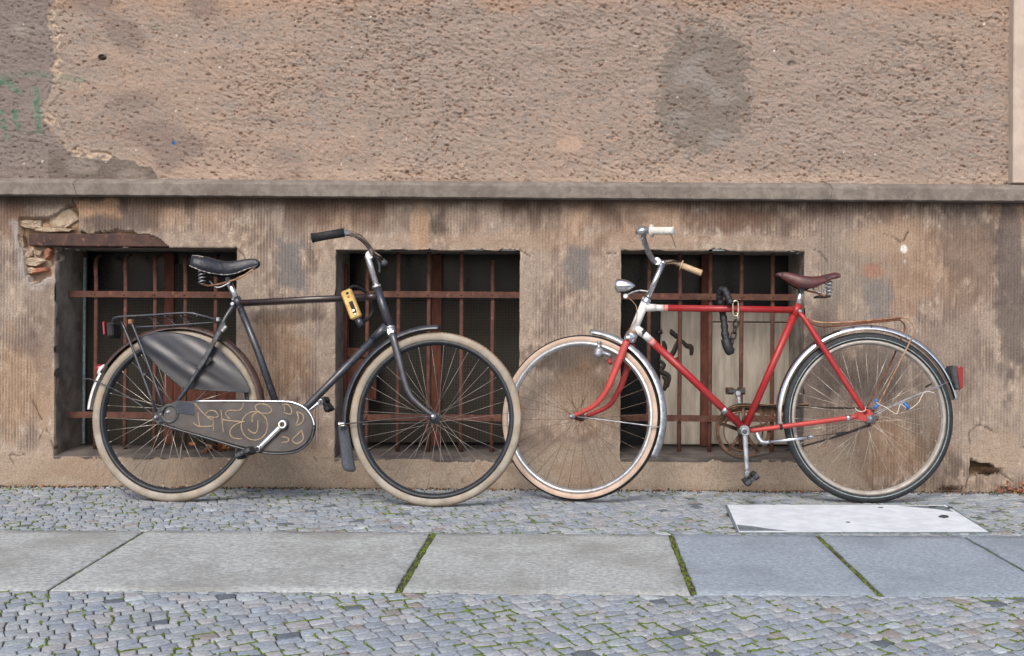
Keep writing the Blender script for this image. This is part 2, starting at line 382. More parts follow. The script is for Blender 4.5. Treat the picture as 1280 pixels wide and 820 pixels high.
left = ss(64 + 26 * (PY > 132) * 0 - PX + en * .6, 0, 6) * (PY < 196) + 0
leftpoly = in_poly(PX + en * .5, PY + en * .5, [(-800, -600), (58, -600), (62, 10), (66, 60), (62, 110), (52, 130), (62, 165), (85, 190), (150, 200), (190, 210), (205, 232), (-800, 232)]).astype(float)
rough = 1 - .2 * leftpoly - .2 * patch
smooth_blob = 1 - ss(np.hypot((PX - 712) / 14, (PY - 180) / 10) + en * .02, .7, 1.1)
rough = rough * (1 - .9 * smooth_blob)
fl = fn(nx, nz, dx, dz, .0028, .0022, 19); amp = .7 + .45 * ss(dens + .5 * big, -1.2, 1.0)
hgt = (.0014 * np.maximum(l1, -.8) + .0007 * l2 + .0022 * l3 + .0005 * fl) * rough * amp
pd = ss(pitn + .16 * dens - .25 * l1, 1.6, 2.2) * .0065 + ss(pit2 + .16 * dens - .3 * l1, 1.8, 2.4) * .0055
hgt = hgt - pd * (1 - .1 * leftpoly) * (1 - smooth_blob)
hgt += .004 * ss(PY, 215, 226) * 0 + .003 * patch
crk = [(66, -60), (66, 0), (70, 30), (68, 60), (71, 92), (62, 118), (58, 140), (72, 158), (88, 180), (100, 192), (132, 194)]
cd = seg_dist(PX + en * .35, PY + en * .3, crk)
wid_ = np.where((PY > 18) & (PY < 100), 8.0, np.where(PY > 140, 6.5, 3.5)) * (1 + .35 * med); chip = (1 - ss(cd + l1 * .6, wid_ * .55, wid_)); crw = (((PY < 100) | (PY > 140)).astype(float) * .85 + .15) * ss(med + 2.2 * pe / .08, -1.5, .6)
hgt += (-.004 + .0015 * l1) * chip * crw + .006 * (1 - ss(np.abs(cd - 7), 1, 4)) * (PY > 0) * .5
for cx_, cy_, rr in ((129, 72, 4.5), (990, 80, 5), (1160, 100, 3)):
    hgt -= .012 * (1 - ss(np.hypot((PX-cx_)/1.4, PY-cy_), rr*.5, rr))
C = np.ones(X.shape + (3,)) * np.array(srgb(163, 149, 138)[:3])
mot = fn(nx, nz, dx, dz, .008, .005, 14, rot); mot2 = fn(nx, nz, dx, dz, .02, .012, 15, rot)
C = blend(C, ss(mot + .5 * mot2, .1, 1.9) * .55, srgb(150, 143, 138)); C = blend(C, ss(-mot + .5 * mot2, .2, 2.0) * .4, srgb(180, 156, 140))
C = blend(C, ss(big + .4 * med, -.3, 1.3) * .55, srgb(160, 147, 138))
C = blend(C, ss(-big + .5 * l3, .4, 1.8) * .35, srgb(180, 156, 138))
C = blend(C, (1 - ss(PY + en, -12, 26)) * .4, srgb(184, 146, 118))
C = blend(C, ss(fn(nx, nz, dx, dz, .1, .05, 12) - np.abs(PX-140)/260, .1, 1.2) * .6 * (PX < 420), srgb(128, 116, 112))
C = blend(C, ss(PY + en * .7, 200, 226) * .4, srgb(198, 176, 158))
C = blend(C, leftpoly * .85, srgb(134, 125, 121)); C = blend(C, leftpoly * ss(PY + en, 170, 215) * (PX > 60) * .6, srgb(104, 95, 86))
C = blend(C, leftpoly * ss(med + l3 * .5, .6, 1.8) * .4, srgb(170, 160, 152))
C = blend(C, patch * .8, srgb(126, 120, 113)); C = blend(C, patch * ss(med + .3*l3, .3, 1.6) * .5, srgb(158, 154, 150))
C = blend(C, smooth_blob * .8, srgb(190, 166, 148))
C = blend(C, chip * crw * .8 * (.7 + .3 * ss(mot, -1, 1)), srgb(206, 186, 164))
C = blend(C, ss(pitn + .16*dens - .25*l1, .9, 1.5) * .35 * (1 - leftpoly), srgb(150, 112, 88))
C = blend(C, ss(fn(nx, nz, dx, dz, .0035, .0035, 13), 3.0, 3.4), srgb(225, 218, 205))
gr = [[(-20, 96), (10, 104), (24, 116)], [(0, 140), (6, 165), (8, 172)], [(19, 140), (23, 162)], [(43, 112), (50, 140), (48, 164)], [(-5, 98), (40, 92), (105, 100)]]
for gi, g_ in enumerate(gr):
    C = blend(C, (1 - ss(seg_dist(PX + en * .2, PY, g_), 2.2, 5)) * ss(l2 + .6 * med, -1.4, .2) * (.8 if gi < 4 else .3), srgb(84, 130, 108))
C = blend(C, 1 - ss(np.hypot(PX-217, PY-178.5), 1.8, 3.2), srgb(60, 110, 175))
C = blend(C, 1 - ss(np.hypot((PX-128)/1.4, PY-72), 2.5, 4.5), srgb(70, 58, 52))
hi = 1 - ss(np.hypot((PX - 128)/1.3, PY - 71), 2.5, 4.2); hgt += .014 * hi
grid_mesh('stucco_wall', X, YU - hgt, Z, C, M['stucco'], facade)

# lower combed stone
WIN = [(68, 295, 310, 571), (419, 649, 313, 574), (776, 1005, 314, 574)]
WR = []
for a, b, t, s_ in WIN:
    cx_ = (a + b) / 2
    WR.append((W(a, 440).x, W(b, 440).x, W(cx_, t).z, W(cx_, s_).z))
def snapped(lo, hi_, step, marks):
    v = lo + np.arange(int((hi_ - lo) / step) + 1) * step
    for m_ in marks: v[np.argmin(np.abs(v - m_))] = m_
    return v
dx, dz = .0026, .0072
xs = snapped(XL, XR, dx, [q for r_ in WR for q in r_[:2]])
zs = snapped(-.03, Z_LB + .03, dz, [WR[0][3], WR[0][2], WR[1][3], WR[1][2], WR[2][3], WR[2][2]])
# the three openings share one sill height and one head height on the grid
nx, nz = len(xs), len(zs)
X, Z = np.meshgrid(xs, zs); PX, PY = px_grids(X, Z, 0)
n1 = fn(nx, nz, dx, dz, .3, .2, 21); n2 = fn(nx, nz, dx, dz, .06, .05, 22); n3 = fn(nx, nz, dx, dz, .012, .012, 23)
vst = fn(nx, nz, dx, dz, .018, .16, 24); n4 = fn(nx, nz, dx, dz, .025, .02, 25); fine = fn(nx, nz, dx, dz, .004, .004, 26)
ph = fn(nx, nz, dx, dz, .1, .25, 27) * .35
gph = np.cos(np.pi * X / .0134 + ph * .5) ** 2; groove = np.exp(-gph / .28)   # narrow chisel lines
gm = np.ones_like(X)
for (a, b, t, s_) in WIN:
    ddx = np.maximum(np.maximum(a - PX, PX - b), 0); ddy = np.maximum(np.maximum(t - PY, PY - s_), 0)
    gm *= ss(np.maximum(ddx, ddy * 1.0) + n4 * 2, 14, 24)
basel = ss(PY + n4 * 3 + n2 * 4, 548, 572) * (1 - ss(PX, 1060, 1090))
gm *= 1 - basel
gm *= .5 + .5 * ss(n2 + .5 * n1, -1.6, .2)
gm *= 1 - .8 * (1 - ss(np.hypot((PX - 1248)/34, (PY - 580)/32), .7, 1.05))
broke = ss(fn(nx, nz, dx, dz, .007, .035, 28), -2.2, -.4); line = groove * gm * broke
hgt = -.0055 * line + .0012 * n3 * .5 + .002 * n2 * .6 + .0006 * fine
hgt -= ss(fine + .2 * n2, 2.2, 3.2) * .004
hgt += basel * .004
# broken corner with exposed rubble, and the recess over the steel beam
hole = in_poly(PX + n4 * 1.2 + n3, PY + n4 * 1.2 + n3, [(22, 284), (27, 274), (44, 272), (56, 272), (72, 262), (92, 254), (97, 262), (99, 272), (99, 291), (150, 291), (184, 292), (200, 299), (211, 309), (211, 312), (67, 312), (66, 346), (50, 352), (34, 350), (28, 330), (27, 312), (20, 298)])
crushed = 1 - ss(seg_dist(PX + n4 * 2, PY + n4 * 2, [(20, 285), (24, 330), (40, 355), (64, 350)]), 4, 10)
hgt = np.where(hole, -.045 + .008 * n4 + .003 * n3, hgt)
hgt += crushed * (.002 * n3 - .003)
cav = in_poly(PX + n4, PY + n4, [(1211, 573), (1222, 577), (1240, 581), (1246, 588), (1236, 594), (1222, 592), (1211, 600)])
hgt = np.where(cav, -.05 + .006 * n4, hgt)
cracks = [[(1222, 531), (1214, 545), (1211, 560), (1211, 575), (1209, 612)], [(1222, 531), (1240, 538), (1262, 552), (1282, 560)], [(1244, 588), (1262, 600), (1275, 606)],
          [(92, 250), (95, 262)], [(40, 500), (55, 530), (62, 548), (72, 572)], [(55, 530), (44, 560), (20, 572), (8, 590)], [(1012, 308), (1026, 316), (1034, 326)], [(1105, 292), (1118, 296), (1128, 305)], [(1130, 302), (1140, 293)],
          [(380, 556), (395, 575), (400, 590)], [(774, 320), (762, 320)], [(296, 312), (304, 318), (310, 330)], [(650, 313), (664, 322)], [(960, 700), (960, 701)]]
cmask = np.zeros_like(X)
for c_ in cracks: cmask = np.maximum(cmask, (1 - ss(seg_dist(PX + n3 * 1.1 + n4 * 1.5, PY + n3 * 1.1 + n4 * 1.5, c_), .35, 1.25)) * ss(n4 + n3, -1.6, -.2))
hgt -= .005 * cmask
# colour of the stone, its stains and a painted shade strip below the ledge
C = np.ones(X.shape + (3,)) * np.array(srgb(158, 145, 134)[:3])
C = blend(C, ss(n1 + .3 * n2, -.2, 1.5) * .6, srgb(136, 118, 108))
C = blend(C, ss(-n1 + .5 * n2, .3, 1.6) * .5, srgb(160, 140, 124))
C = blend(C, ss(vst + .5 * n2, .5, 2.0) * .3 * (gm > .1), srgb(112, 98, 92))
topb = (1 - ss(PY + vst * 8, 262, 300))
sp = fn(nx, nz, dx, dz, .008, .014, 33)
C = blend(C, line * (.35 + .65 * ss(n1 + n2, -1.2, 1.2)) * .75, srgb(84, 73, 67)); C = blend(C, (gm > .2) * (1 - groove) * ss(-n2 + .6 * vst + .4 * sp, .1, 1.8) * .5, srgb(180, 164, 148))
C = blend(C, (1 - ss(gm, .1, .5)) * .4, srgb(162, 147, 132)); C = blend(C, ss(sp + n2 * .6, .3, 1.8) * .5, srgb(176, 160, 144)); C = blend(C, ss(fine + sp * .6 + n2 * .3, 1.4, 2.4) * .5, srgb(192, 180, 166)); C = blend(C, ss(-sp + n2 * .6, .8, 2.2) * .3, srgb(112, 98, 90))
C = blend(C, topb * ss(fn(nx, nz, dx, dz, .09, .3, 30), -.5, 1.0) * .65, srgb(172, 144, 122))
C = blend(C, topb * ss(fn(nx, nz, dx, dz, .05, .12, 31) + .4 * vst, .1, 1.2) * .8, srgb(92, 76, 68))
C = blend(C, (1 - ss(PY + n4 * 1.5, 252, 262)) * .7, srgb(82, 68, 60))  # shade under the ledge, painted into the stone colour as a dark strip
def stain(cx_, cy_, rx, ry, c_, k, soft=.35, streak=0.0):
    global C
    d_ = np.hypot((PX - cx_) / rx, (PY - cy_) / ry) + n4 * .09 + n2 * .10 + sp * .10 + fine * .03 - vst * (streak + .5) * .13
    C = blend(C, (1 - ss(d_, 1 - soft, 1 + soft)) * k, srgb(*c_))
def sbox(x0, y0, x1, y1, c_, k, soft=6):
    global C
    d_ = np.maximum(np.maximum(x0 - PX, PX - x1), np.maximum(y0 - PY, PY - y1)) + n4 * 2.0 + n2 * 1.5 + sp * 1.5 + fine
    C = blend(C, (1 - ss(d_, -soft, soft)) * k, srgb(*c_))
stain(1150, 330, 90, 55, (168, 140, 116), .5); stain(1205, 300, 40, 60, (104, 94, 89), .55, streak=1); stain(1262, 330, 16, 130, (92, 84, 82), .75, streak=1)
stain(1060, 330, 50, 50, (150, 140, 130), .6); stain(1100, 300, 45, 18, (178, 158, 138), .5); stain(1092, 338, 12, 9, (168, 118, 98), .5)
sbox(1080, 350, 1112, 400, (126, 124, 124), .75); sbox(345, 302, 381, 364, (122, 120, 120), .85); sbox(706, 304, 738, 362, (120, 117, 116), .85)
stain(150, 278, 42, 14, (104, 93, 87), .8, streak=1); sbox(97, 250, 146, 270, (188, 156, 128), .75)
stain(545, 282, 14, 26, (78, 70, 66), .75, streak=1.5); stain(508, 272, 16, 18, (112, 96, 86), .5, streak=1.5); stain(527, 285, 12, 24, (186, 158, 132), .6, streak=1)
stain(900, 272, 55, 14, (110, 84, 70), .6, streak=1); stain(790, 272, 20, 10, (90, 78, 72), .5)
stain(355, 395, 50, 10, (92, 80, 74), .7); stain(345, 450, 36, 50, (158, 128, 100), .5); stain(715, 445, 70, 17, (92, 82, 76), .8); stain(740, 500, 40, 40, (150, 124, 100), .5)
stain(690, 560, 80, 16, (116, 102, 94), .6); stain(380, 570, 40, 22, (120, 104, 92), .6)
stain(1075, 465, 60, 34, (96, 90, 87), .65, .5, 1); stain(1110, 560, 55, 40, (158, 130, 104), .5, .5); stain(1060, 550, 30, 24, (118, 106, 96), .5)
stain(1190, 585, 12, 14, (104, 92, 84), .5); stain(1190, 440, 40, 60, (130, 116, 108), .5); stain(1025, 430, 22, 80, (120, 110, 104), .5)
stain(20, 480, 50, 60, (176, 148, 120), .5); stain(55, 405, 22, 70, (118, 104, 96), .5); stain(30, 430, 22, 14, (108, 94, 90), .5); stain(15, 275, 30, 20, (120, 94, 78), .6)
stain(1250, 565, 30, 24, (164, 148, 132), .8, .15); stain(1130, 311, 4, 4.5, (226, 226, 224), .95, .2); stain(1131, 327, 1, 1.6, (205, 202, 198), .7, .3)
stain(700, 300, 200, 12, (164, 136, 114), .35); stain(40, 585, 80, 18, (150, 132, 116), .5)
C = blend(C, basel * .85, srgb(164, 150, 134)); C = blend(C, basel * ss(n2 + n4 * .5, .4, 1.8) * .45, srgb(146, 124, 106))
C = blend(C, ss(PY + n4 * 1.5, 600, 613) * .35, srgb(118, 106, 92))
C = blend(C, hole.astype(float) * .9, srgb(168, 140, 114)); C = blend(C, crushed * .8 * (~hole), srgb(164, 156, 150))
C = blend(C, (hole & (PY > 309)).astype(float) * .7, srgb(186, 168, 154))
C = blend(C, cav.astype(float), srgb(104, 86, 66)); C = blend(C, cmask * .75, srgb(66, 54, 48))
# keep cells outside the openings
xc = (xs[:-1] + xs[1:]) / 2; zc = (zs[:-1] + zs[1:]) / 2
keep = np.ones((nz - 1, nx - 1), bool)
ev, eq, ec = [], [], []; Yv = -hgt
Xd, Zd = X.copy(), Z.copy()
for wi, (xa, xb, zt, zb) in enumerate(WR):
    inx = (xc > xa) & (xc < xb); inz = (zc > zb) & (zc < zt); keep &= ~(inz[:, None] & inx[None, :])
    ia, ib = np.argmin(abs(xs - xa)), np.argmin(abs(xs - xb)); ja, jb = np.argmin(abs(zs - zb)), np.argmin(abs(zs - zt))
    loop = [(ja, i) for i in range(ia, ib)] + [(j, ib) for j in range(ja, jb)] + [(jb, i) for i in range(ib, ia, -1)] + [(j, ia) for j in range(jb, ja, -1)]
    if wi > 0:
        for i in range(ia, ib + 1):
            up_ = max(0, n3[jb, i] * .002 + n4[jb, i] * .003 + .001); Zd[jb, i] += up_
    for j in range(ja, jb + 1):
        Xd[j, ib] += max(0, n3[j, ib] * .0012 + n4[j, ib] * .001); Xd[j, ia] -= max(0, n3[j, ia] * .0012 + n4[j, ia] * .001)
    s0 = len(ev)
    for (j, i) in loop:
        ev.append((Xd[j, i], Yv[j, i] + .05, Zd[j, i])); ec.append(tuple(C[j, i] * .9) + (1,))
    nL = len(loop)
    for k in range(nL):
        j, i = loop[k]; j2, i2 = loop[(k+1) % nL]
        eq.append((j*nx+i, j2*nx+i2, 10**7 + s0 + (k+1) % nL, 10**7 + s0 + k))
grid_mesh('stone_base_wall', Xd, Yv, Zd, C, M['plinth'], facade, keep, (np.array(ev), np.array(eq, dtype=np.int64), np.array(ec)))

# ledge, cracked into three lengths
def ledge_piece(x0, x1, j0, j1):
    zb, zt = Z_LB, Z_LT; prof = [(.05, zb), (-.062, zb + .001), (-.066, zb + .005), (-.066, zt - .028), (-.062, zt - .022), (-.028, zt - .004), (.034, zt + .004)]
    n = max(2, int((x1 - x0) / .02)); mb = MB(); P_ = len(prof)
    for i in range(n + 1):
        x = x0 + (x1 - x0) * i / n
        wob = random.uniform(-.0012, .0012); wob2 = random.uniform(-.0012, .0012)
        for k, (y, z) in enumerate(prof):
            e = 0
            if i == 0: e = j0[k % len(j0)]
            if i == n: e = j1[k % len(j1)]
            mb.v.append(Vector((x + e, y + (wob if k in (1, 2, 3) else 0), z + (wob2 if k in (1, 2) else 0))))
    for i in range(n):
        for k in range(P_ - 1): mb.face((i*P_+k, i*P_+k+1, (i+1)*P_+k+1, (i+1)*P_+k), 0, k in (1, 3, 4))
    mb.face([k for k in range(P_)][::-1], 0, False); mb.face([n*P_ + k for k in range(P_)], 0, False)
    return mb.build('ledge_stone', M['ledge'], facade)
jx1, jx2 = W(94, 240, -.066).x, W(1039, 240, -.066).x
A1 = [.004, .004, .006, -.010, -.004, -.002, 0]; A2 = [-.004, -.004, -.003, .006, .002, 0, 0]
ledge_piece(XL, jx1 - .0015, [0], A1); ledge_piece(jx1 + .0015, jx2 - .001, A1, A2); ledge_piece(jx2 + .001, XR, A2, [0])
# pale pilaster at the right
px0 = W(1266, 100, -.01).x
mb = MB(); mb.box(((px0 + XR) / 2, .012, (Z_LT + 2.55) / 2 + .001), (XR - px0, .06, 2.55 - Z_LT - .006), bev=.004); mb.build('pilaster', M['pilaster'], facade)

# steel beam over the first window and rubble behind it
a, b = W(38, 300, .02), W(214, 300, .02)
mb = MB(); mb.box(((a.x+b.x)/2, .03, W(120, 300, .0).z), (b.x-a.x, .055, .056), bev=.004); mb.build('steel_lintel', M['rust_beam'], facade)
def rock(px, py, w_, h_, mat, name='stone', Y=.02, seed=0, d_=.03, pts=9, tilt=0):
    rr = random.Random(seed); mb = MB(); c = W(px, py, Y); wx = w_ / 285.7 / 2; hz = h_ / 285.7 / 2
    ang = [2*math.pi*k/pts for k in range(pts)]; rad = [rr.uniform(.72, 1.22) for _ in ang]
    for lv, (q, yy) in enumerate(((1.04, d_ * .9), (1, 0), (.93, -d_ * .3), (.7, -d_ * .38), (.3, -d_ * .36))):
        for a_, r_ in zip(ang, rad):
            ca, sa = math.cos(a_), math.sin(a_); sup = (abs(ca)**3 + abs(sa)**3) ** (-1/3)
            x, z = ca*sup*r_*q*wx, sa*sup*r_*q*hz
            mb.v.append(Vector((c.x + x*math.cos(tilt) - z*math.sin(tilt), c.y + yy + rr.uniform(-.0035, .0035), c.z + z*math.cos(tilt) + x*math.sin(tilt))))
    for l in range(4):
        for k in range(pts):
            k2 = (k+1) % pts; mb.face((l*pts+k, l*pts+k2, (l+1)*pts+k2, (l+1)*pts+k), 0, False)
    mb.face([4*pts+k for k in range(pts)])
    return mb.build(name, mat, facade)
for i, q in enumerate([(39, 280, 27, 14, 0), (80, 273, 36, 26, .45), (68, 287, 46, 8, 0), (26, 302, 11, 20, .25), (36, 318, 13, 9, .3), (47, 316, 12, 9, -.2), (43, 327, 26, 10, .05), (38, 338, 14, 9, -.1)]):
    rock(q[0], q[1], q[2], q[3], M['rubble'], 'rubble_stone', seed=i+40, tilt=q[4], d_=.016, Y=.026)
rock(60, 317, 8, 15, M['brick'], 'brick', seed=3, tilt=-.3); rock(50, 338, 18, 6, M['brick'], 'brick', seed=5, tilt=.25)

# window recesses
def recess(wi):
    xa, xb, zt, zb = WR[wi]; y0, y1 = .012, .34
    mb = MB(); n = 14
    def sheet(p0, p1, q0, q1):
        base = len(mb.v)
        for i in range(n + 1):
            for j in range(n + 1):
                s_, t_ = i/n, j/n
                p = p0.lerp(p1, s_).lerp(q0.lerp(q1, s_), t_)
                mb.v.append(p)
        for i in range(n):
            for j in range(n):
                mb.face((base+i*(n+1)+j, base+(i+1)*(n+1)+j, base+(i+1)*(n+1)+j+1, base+i*(n+1)+j+1), 0)
    V = lambda x, y, z: Vector((x, y, z))
    zs2 = zb + .022
    sheet(V(xa, y0, zb-.02), V(xa, y0, zt), V(xa, y1, zb-.02), V(xa, y1, zt))
    sheet(V(xb, y0, zt), V(xb, y0, zb-.02), V(xb, y1, zt), V(xb, y1, zb-.02))
    sheet(V(xa, y0, zt), V(xb, y0, zt), V(xa, y1, zt), V(xb, y1, zt))
    for v in mb.v: 
        e = .0015; v += Vector((random.uniform(-e, e)*.6, 0, random.uniform(-e, e)*.6))
    mb.build('window_recess', M['reveal'], facade)
    m2 = MB(); nn = 24
    prof = [(-.004, zb - .012), (-.006, zb - .001), (.004, zb + .003), (.13, zb + .012), (y1, zs2), (y1, zb - .03)]
    for i in range(nn + 1):
        x = xa + .001 + (xb - xa - .002) * i / nn; e = random.uniform(-.0015, .0015)
        for k, (y, z) in enumerate(prof): m2.v.append(Vector((x, y + (e if k < 3 else 0), z + (e*.6 if k in (1, 2) else 0))))
    for i in range(nn):
        for k in range(5): m2.face((i*6+k, (i+1)*6+k, (i+1)*6+k+1, i*6+k+1), 0, k in (2, 3))
    m2.build('window_sill', M['sill'], facade)
for i in range(3): recess(i)
def vbar(p0, p1, w_, d_, name, parent, mat, bow=0.0, bev=.001):
    c = (Vector(p0) + Vector(p1)) / 2; L_ = (Vector(p1) - Vector(p0)).length
    mb = MB(); mb.box((0, 0, 0), (w_, d_, L_), bev=bev); o = mb.build(name, mat, parent); o.location = c; return o
GY = .137
grille_bars = [([118, 155, 192, 230, 268], 85), ([458, 497, 535, 576, 615], 470), ([811, 850, 888, 927, 966], 780)]
for wi, (bars, _) in enumerate(grille_bars):
    xa, xb, zt, zb = WR[wi]
    g_ = empty('window_grille', ((xa+xb)/2, GY, zb), facade)
    def loc(p): return Vector(p) - g_.location
    z1, z2 = W(0, [368.5, 369, 371][wi] - 4.5 + 4.5, GY).z, W(0, [519, 522, 523][wi], GY).z
    z1 = W((WIN[wi][0]+WIN[wi][1])/2, [368, 368, 371][wi], GY).z; z2 = W((WIN[wi][0]+WIN[wi][1])/2, [519, 522, 523][wi], GY).z
    for zz in (z1, z2):
        m_ = MB(); hb = .014
        L0, L1 = xa + .0005, xb - .0005
        pts = [Vector((L0 + (L1-L0)*t/30, 0, random.uniform(-.0006, .0006))) for t in range(31)]
        base = 0
        for p in pts:
            for y, z in ((-.005, -hb), (-.005, hb), (.005, hb), (.005, -hb)): m_.v.append(Vector((p.x, y, zz + p.z + z)) - Vector((g_.location.x, 0, g_.location.z)))
        for k in range(30):
            for q in range(4): m_.face((k*4+q, k*4+(q+1) % 4, (k+1)*4+(q+1) % 4, (k+1)*4+q), 0, False)
        m_.face((0, 3, 2, 1), 0, False); m_.face((120, 121, 122, 123), 0, False)
        m_.build('flat_bar', M['rust'], g_)
    for bi, bx in enumerate(bars):
        x = W(bx, 440, GY).x; top = W(bx, 326 if wi == 0 else 318 + (14 if (wi == 1 and bi == 4) else 0), GY).z
        zbot = W(bx, 563 if wi == 0 else 566, GY).z - .02
        pts = [Vector((x, .014, zbot)), Vector((x, .014, z2)), Vector((x + .001, .014, z1)), Vector((x, .014, top - .07))]
        if wi == 0: pts += cr([Vector((x, .014, top - .07)), Vector((x - .004, .018, top - .02)), Vector((x - .010, .05, top + .015)), Vector((x - .014, .10, top + .03))], 4)[1:]
        else: pts += [Vector((x, .014, top)), Vector((x, .018, top + .025))]
        m_ = MB(); m_.tube([p - Vector((g_.location.x, 0, g_.location.z)) for p in pts], .0095, 8, flat=(.8, 1)); m_.build('bar', M['rust'], g_)
        for zz in (z1, z2):
            m_ = MB(); m_.lathe(Vector((x - g_.location.x, -.0045, zz - g_.location.z)), (0, -1, 0), [(0, .0062), (.002, .006), (.0038, .003)], 10); m_.build('rivet', M['rust'], g_)
# window frames, panes, boards
FY = .31
def frame_box(win, x0, x1, y0, y1, Y, d_, name, mat, bev=.003):
    p, q = W(x0, y0, Y), W(x1, y1, Y); m_ = MB()
    m_.box((0, 0, 0), (abs(q.x-p.x), d_, abs(p.z-q.z)), bev=bev); o = m_.build(name, mat, win)
    o.location = Vector(((p.x+q.x)/2, Y + d_/2, (p.z+q.z)/2)) - win.location; return o
M['mesh_wire'] = pm('grey_fly_screen', srgb(46, 46, 42), srgb(40, 40, 37), 8, .8, spec=.15)
m_ = M['mesh_wire']; n_ = m_.node_tree.nodes; L_ = m_.node_tree.links; b_ = n_['Principled BSDF']
wv = n_.new('ShaderNodeTexBrick'); wv.offset = 0; wv.inputs['Scale'].default_value = 1; wv.inputs['Brick Width'].default_value = .0135; wv.inputs['Row Height'].default_value = .0135
wv.inputs['Mortar Size'].default_value = .0016; wv.inputs['Color1'].default_value = srgb(38, 37, 35); wv.inputs['Color2'].default_value = srgb(44, 43, 39); wv.inputs['Mortar'].default_value = srgb(54, 51, 46)
tc_ = n_.new('ShaderNodeTexCoord'); mp_ = n_.new('ShaderNodeMapping'); mp_.inputs['Rotation'].default_value = (R(90), 0, 0)
L_.new(tc_.outputs['Object'], mp_.inputs[0]); L_.new(mp_.outputs[0], wv.inputs['Vector']); L_.new(wv.outputs['Color'], b_.inputs['Base Color'])
for wi in range(3):
    xa, xb, zt, zb = WR[wi]
    win = empty('window', ((xa+xb)/2, FY, zb), facade)
    m_ = MB(); m_.box((0, .034, (zt-zb)/2), (xb-xa+.02, .006, zt-zb+.04)); m_.build('pane', M['pane'], win)
    cx_ = (WIN[wi][0]+WIN[wi][1])/2
    if wi == 0:
        frame_box(win, 205, 216, 316, 560, FY, .03, 'mullion', M['frame_rust']); frame_box(win, 100, 104, 316, 556, FY - .01, .02, 'frame', M['frame_rust'])
        frame_box(win, 104.3, 105.6, 322, 556, FY - .015, .01, 'frame_edge', M['stripe'], bev=0)
        frame_box(win, 106, 204, 372, 558, FY + .012, .002, 'fly_screen', M['mesh_wire'], bev=0); frame_box(win, 217, 300, 330, 558, FY + .012, .002, 'fly_screen', M['mesh_wire'], bev=0)
        frame_box(win, 216, 300, 470, 512, FY + .004, .006, 'wood_panel', M['frame_rust'])
    elif wi == 1:
        frame_box(win, 540, 551, 318, 558, FY, .03, 'mullion', M['frame_rust']); frame_box(win, 422, 433, 330, 562, FY - .12, .03, 'shutter_post', M['frame_rust'])
        frame_box(win, 433, 470, 435, 447, FY - .115, .02, 'shutter_rail', M['frame_rust']); frame_box(win, 433, 470, 448, 500, FY - .105, .01, 'wood_panel', M['frame_rust'])
        frame_box(win, 434, 539, 376, 553, FY + .012, .002, 'fly_screen', M['mesh_wire'], bev=0); frame_box(win, 552, 650, 376, 553, FY + .012, .002, 'fly_screen', M['mesh_wire'], bev=0)
    else:
        frame_box(win, 877, 888, 318, 558, FY - .02, .03, 'mullion', M['frame_rust']); frame_box(win, 992, 1002, 400, 560, FY - .02, .02, 'frame', M['frame_rust'])
        frame_box(win, 826, 876, 386, 556, FY + .004, .014, 'board', M['plywood']); frame_box(win, 889, 1004, 384, 402.6, FY + .004, .012, 'board', M['plywood'])
        frame_box(win, 889, 1004, 403.0, 556, FY + .006, .012, 'board', M['plywood'])
        for st in [[(838, 412), (845, 420), (852, 422)], [(848, 424), (842, 440), (836, 446)], [(845, 420), (838, 414)], [(852, 425), (858, 432), (864, 434), (864, 444)], [(822, 416), (828, 414)], [(829, 426), (831, 434), (830, 440)], [(824, 450), (830, 456), (826, 464), (836, 470), (834, 484)], [(845, 447), (848, 452)], [(828, 470), (833, 476), (830, 488)]]:
            m_ = MB(); m_.ribbon([W(x, y, FY - .0005) - win.location for x, y in st], .001, .011); 
            # broad flat stroke lying on the board
            m_ = MB(); pp = cr([W(x, y, FY + .0025) - win.location for x, y in st], 4); rs = [.0105 * (.5 + .8*math.sin(3.0*(k+.3)/len(pp))) for k in range(len(pp))]
            m_.tube(pp, rs, 6, flat=(.12, 1)); m_.build('paint_mark', M['black_mark'], win)
# leaf litter on the first sill
def leafy(mb, c, n, spread, size, mats_n, rr, flat=.6, lift=.02):
    for _ in range(n):
        p = Vector(c) + Vector((rr.gauss(0, spread[0]), rr.gauss(0, spread[1]), abs(rr.gauss(0, lift)) + .003)); s_ = size * rr.uniform(.6, 1.2)
        q = Matrix.Rotation(rr.uniform(0, 6.28), 3, 'Z') @ Matrix.Rotation(rr.gauss(0, flat), 3, 'X') @ Matrix.Rotation(rr.gauss(0, flat), 3, 'Y')
        base = len(mb.v); m_ = rr.randrange(mats_n)
        out = [(-1, 0, 0), (-.5, .42, .12), (.1, .5, .18), (.6, .28, .1), (1, 0, .15), (.6, -.28, .1), (.1, -.5, .18), (-.5, -.42, .12), (0, 0, 0)]
        for o in out: mb.v.append(p + q @ (Vector(o) * s_))
        for k in range(8): mb.face((base+8, base+k, base+(k+1) % 8), m_, False)
rr = random.Random(5)
mb = MB(); leafy(mb, W(272, 566, .13), 34, (.035, .035, 0), .02, 3, rr); mb.build('leaf_litter', [M['leaf_t'], M['leaf_o'], M['twig']], None, kind='stuff', label='dry brown leaves gathered on the sill of the left barred window', category='leaf litter')

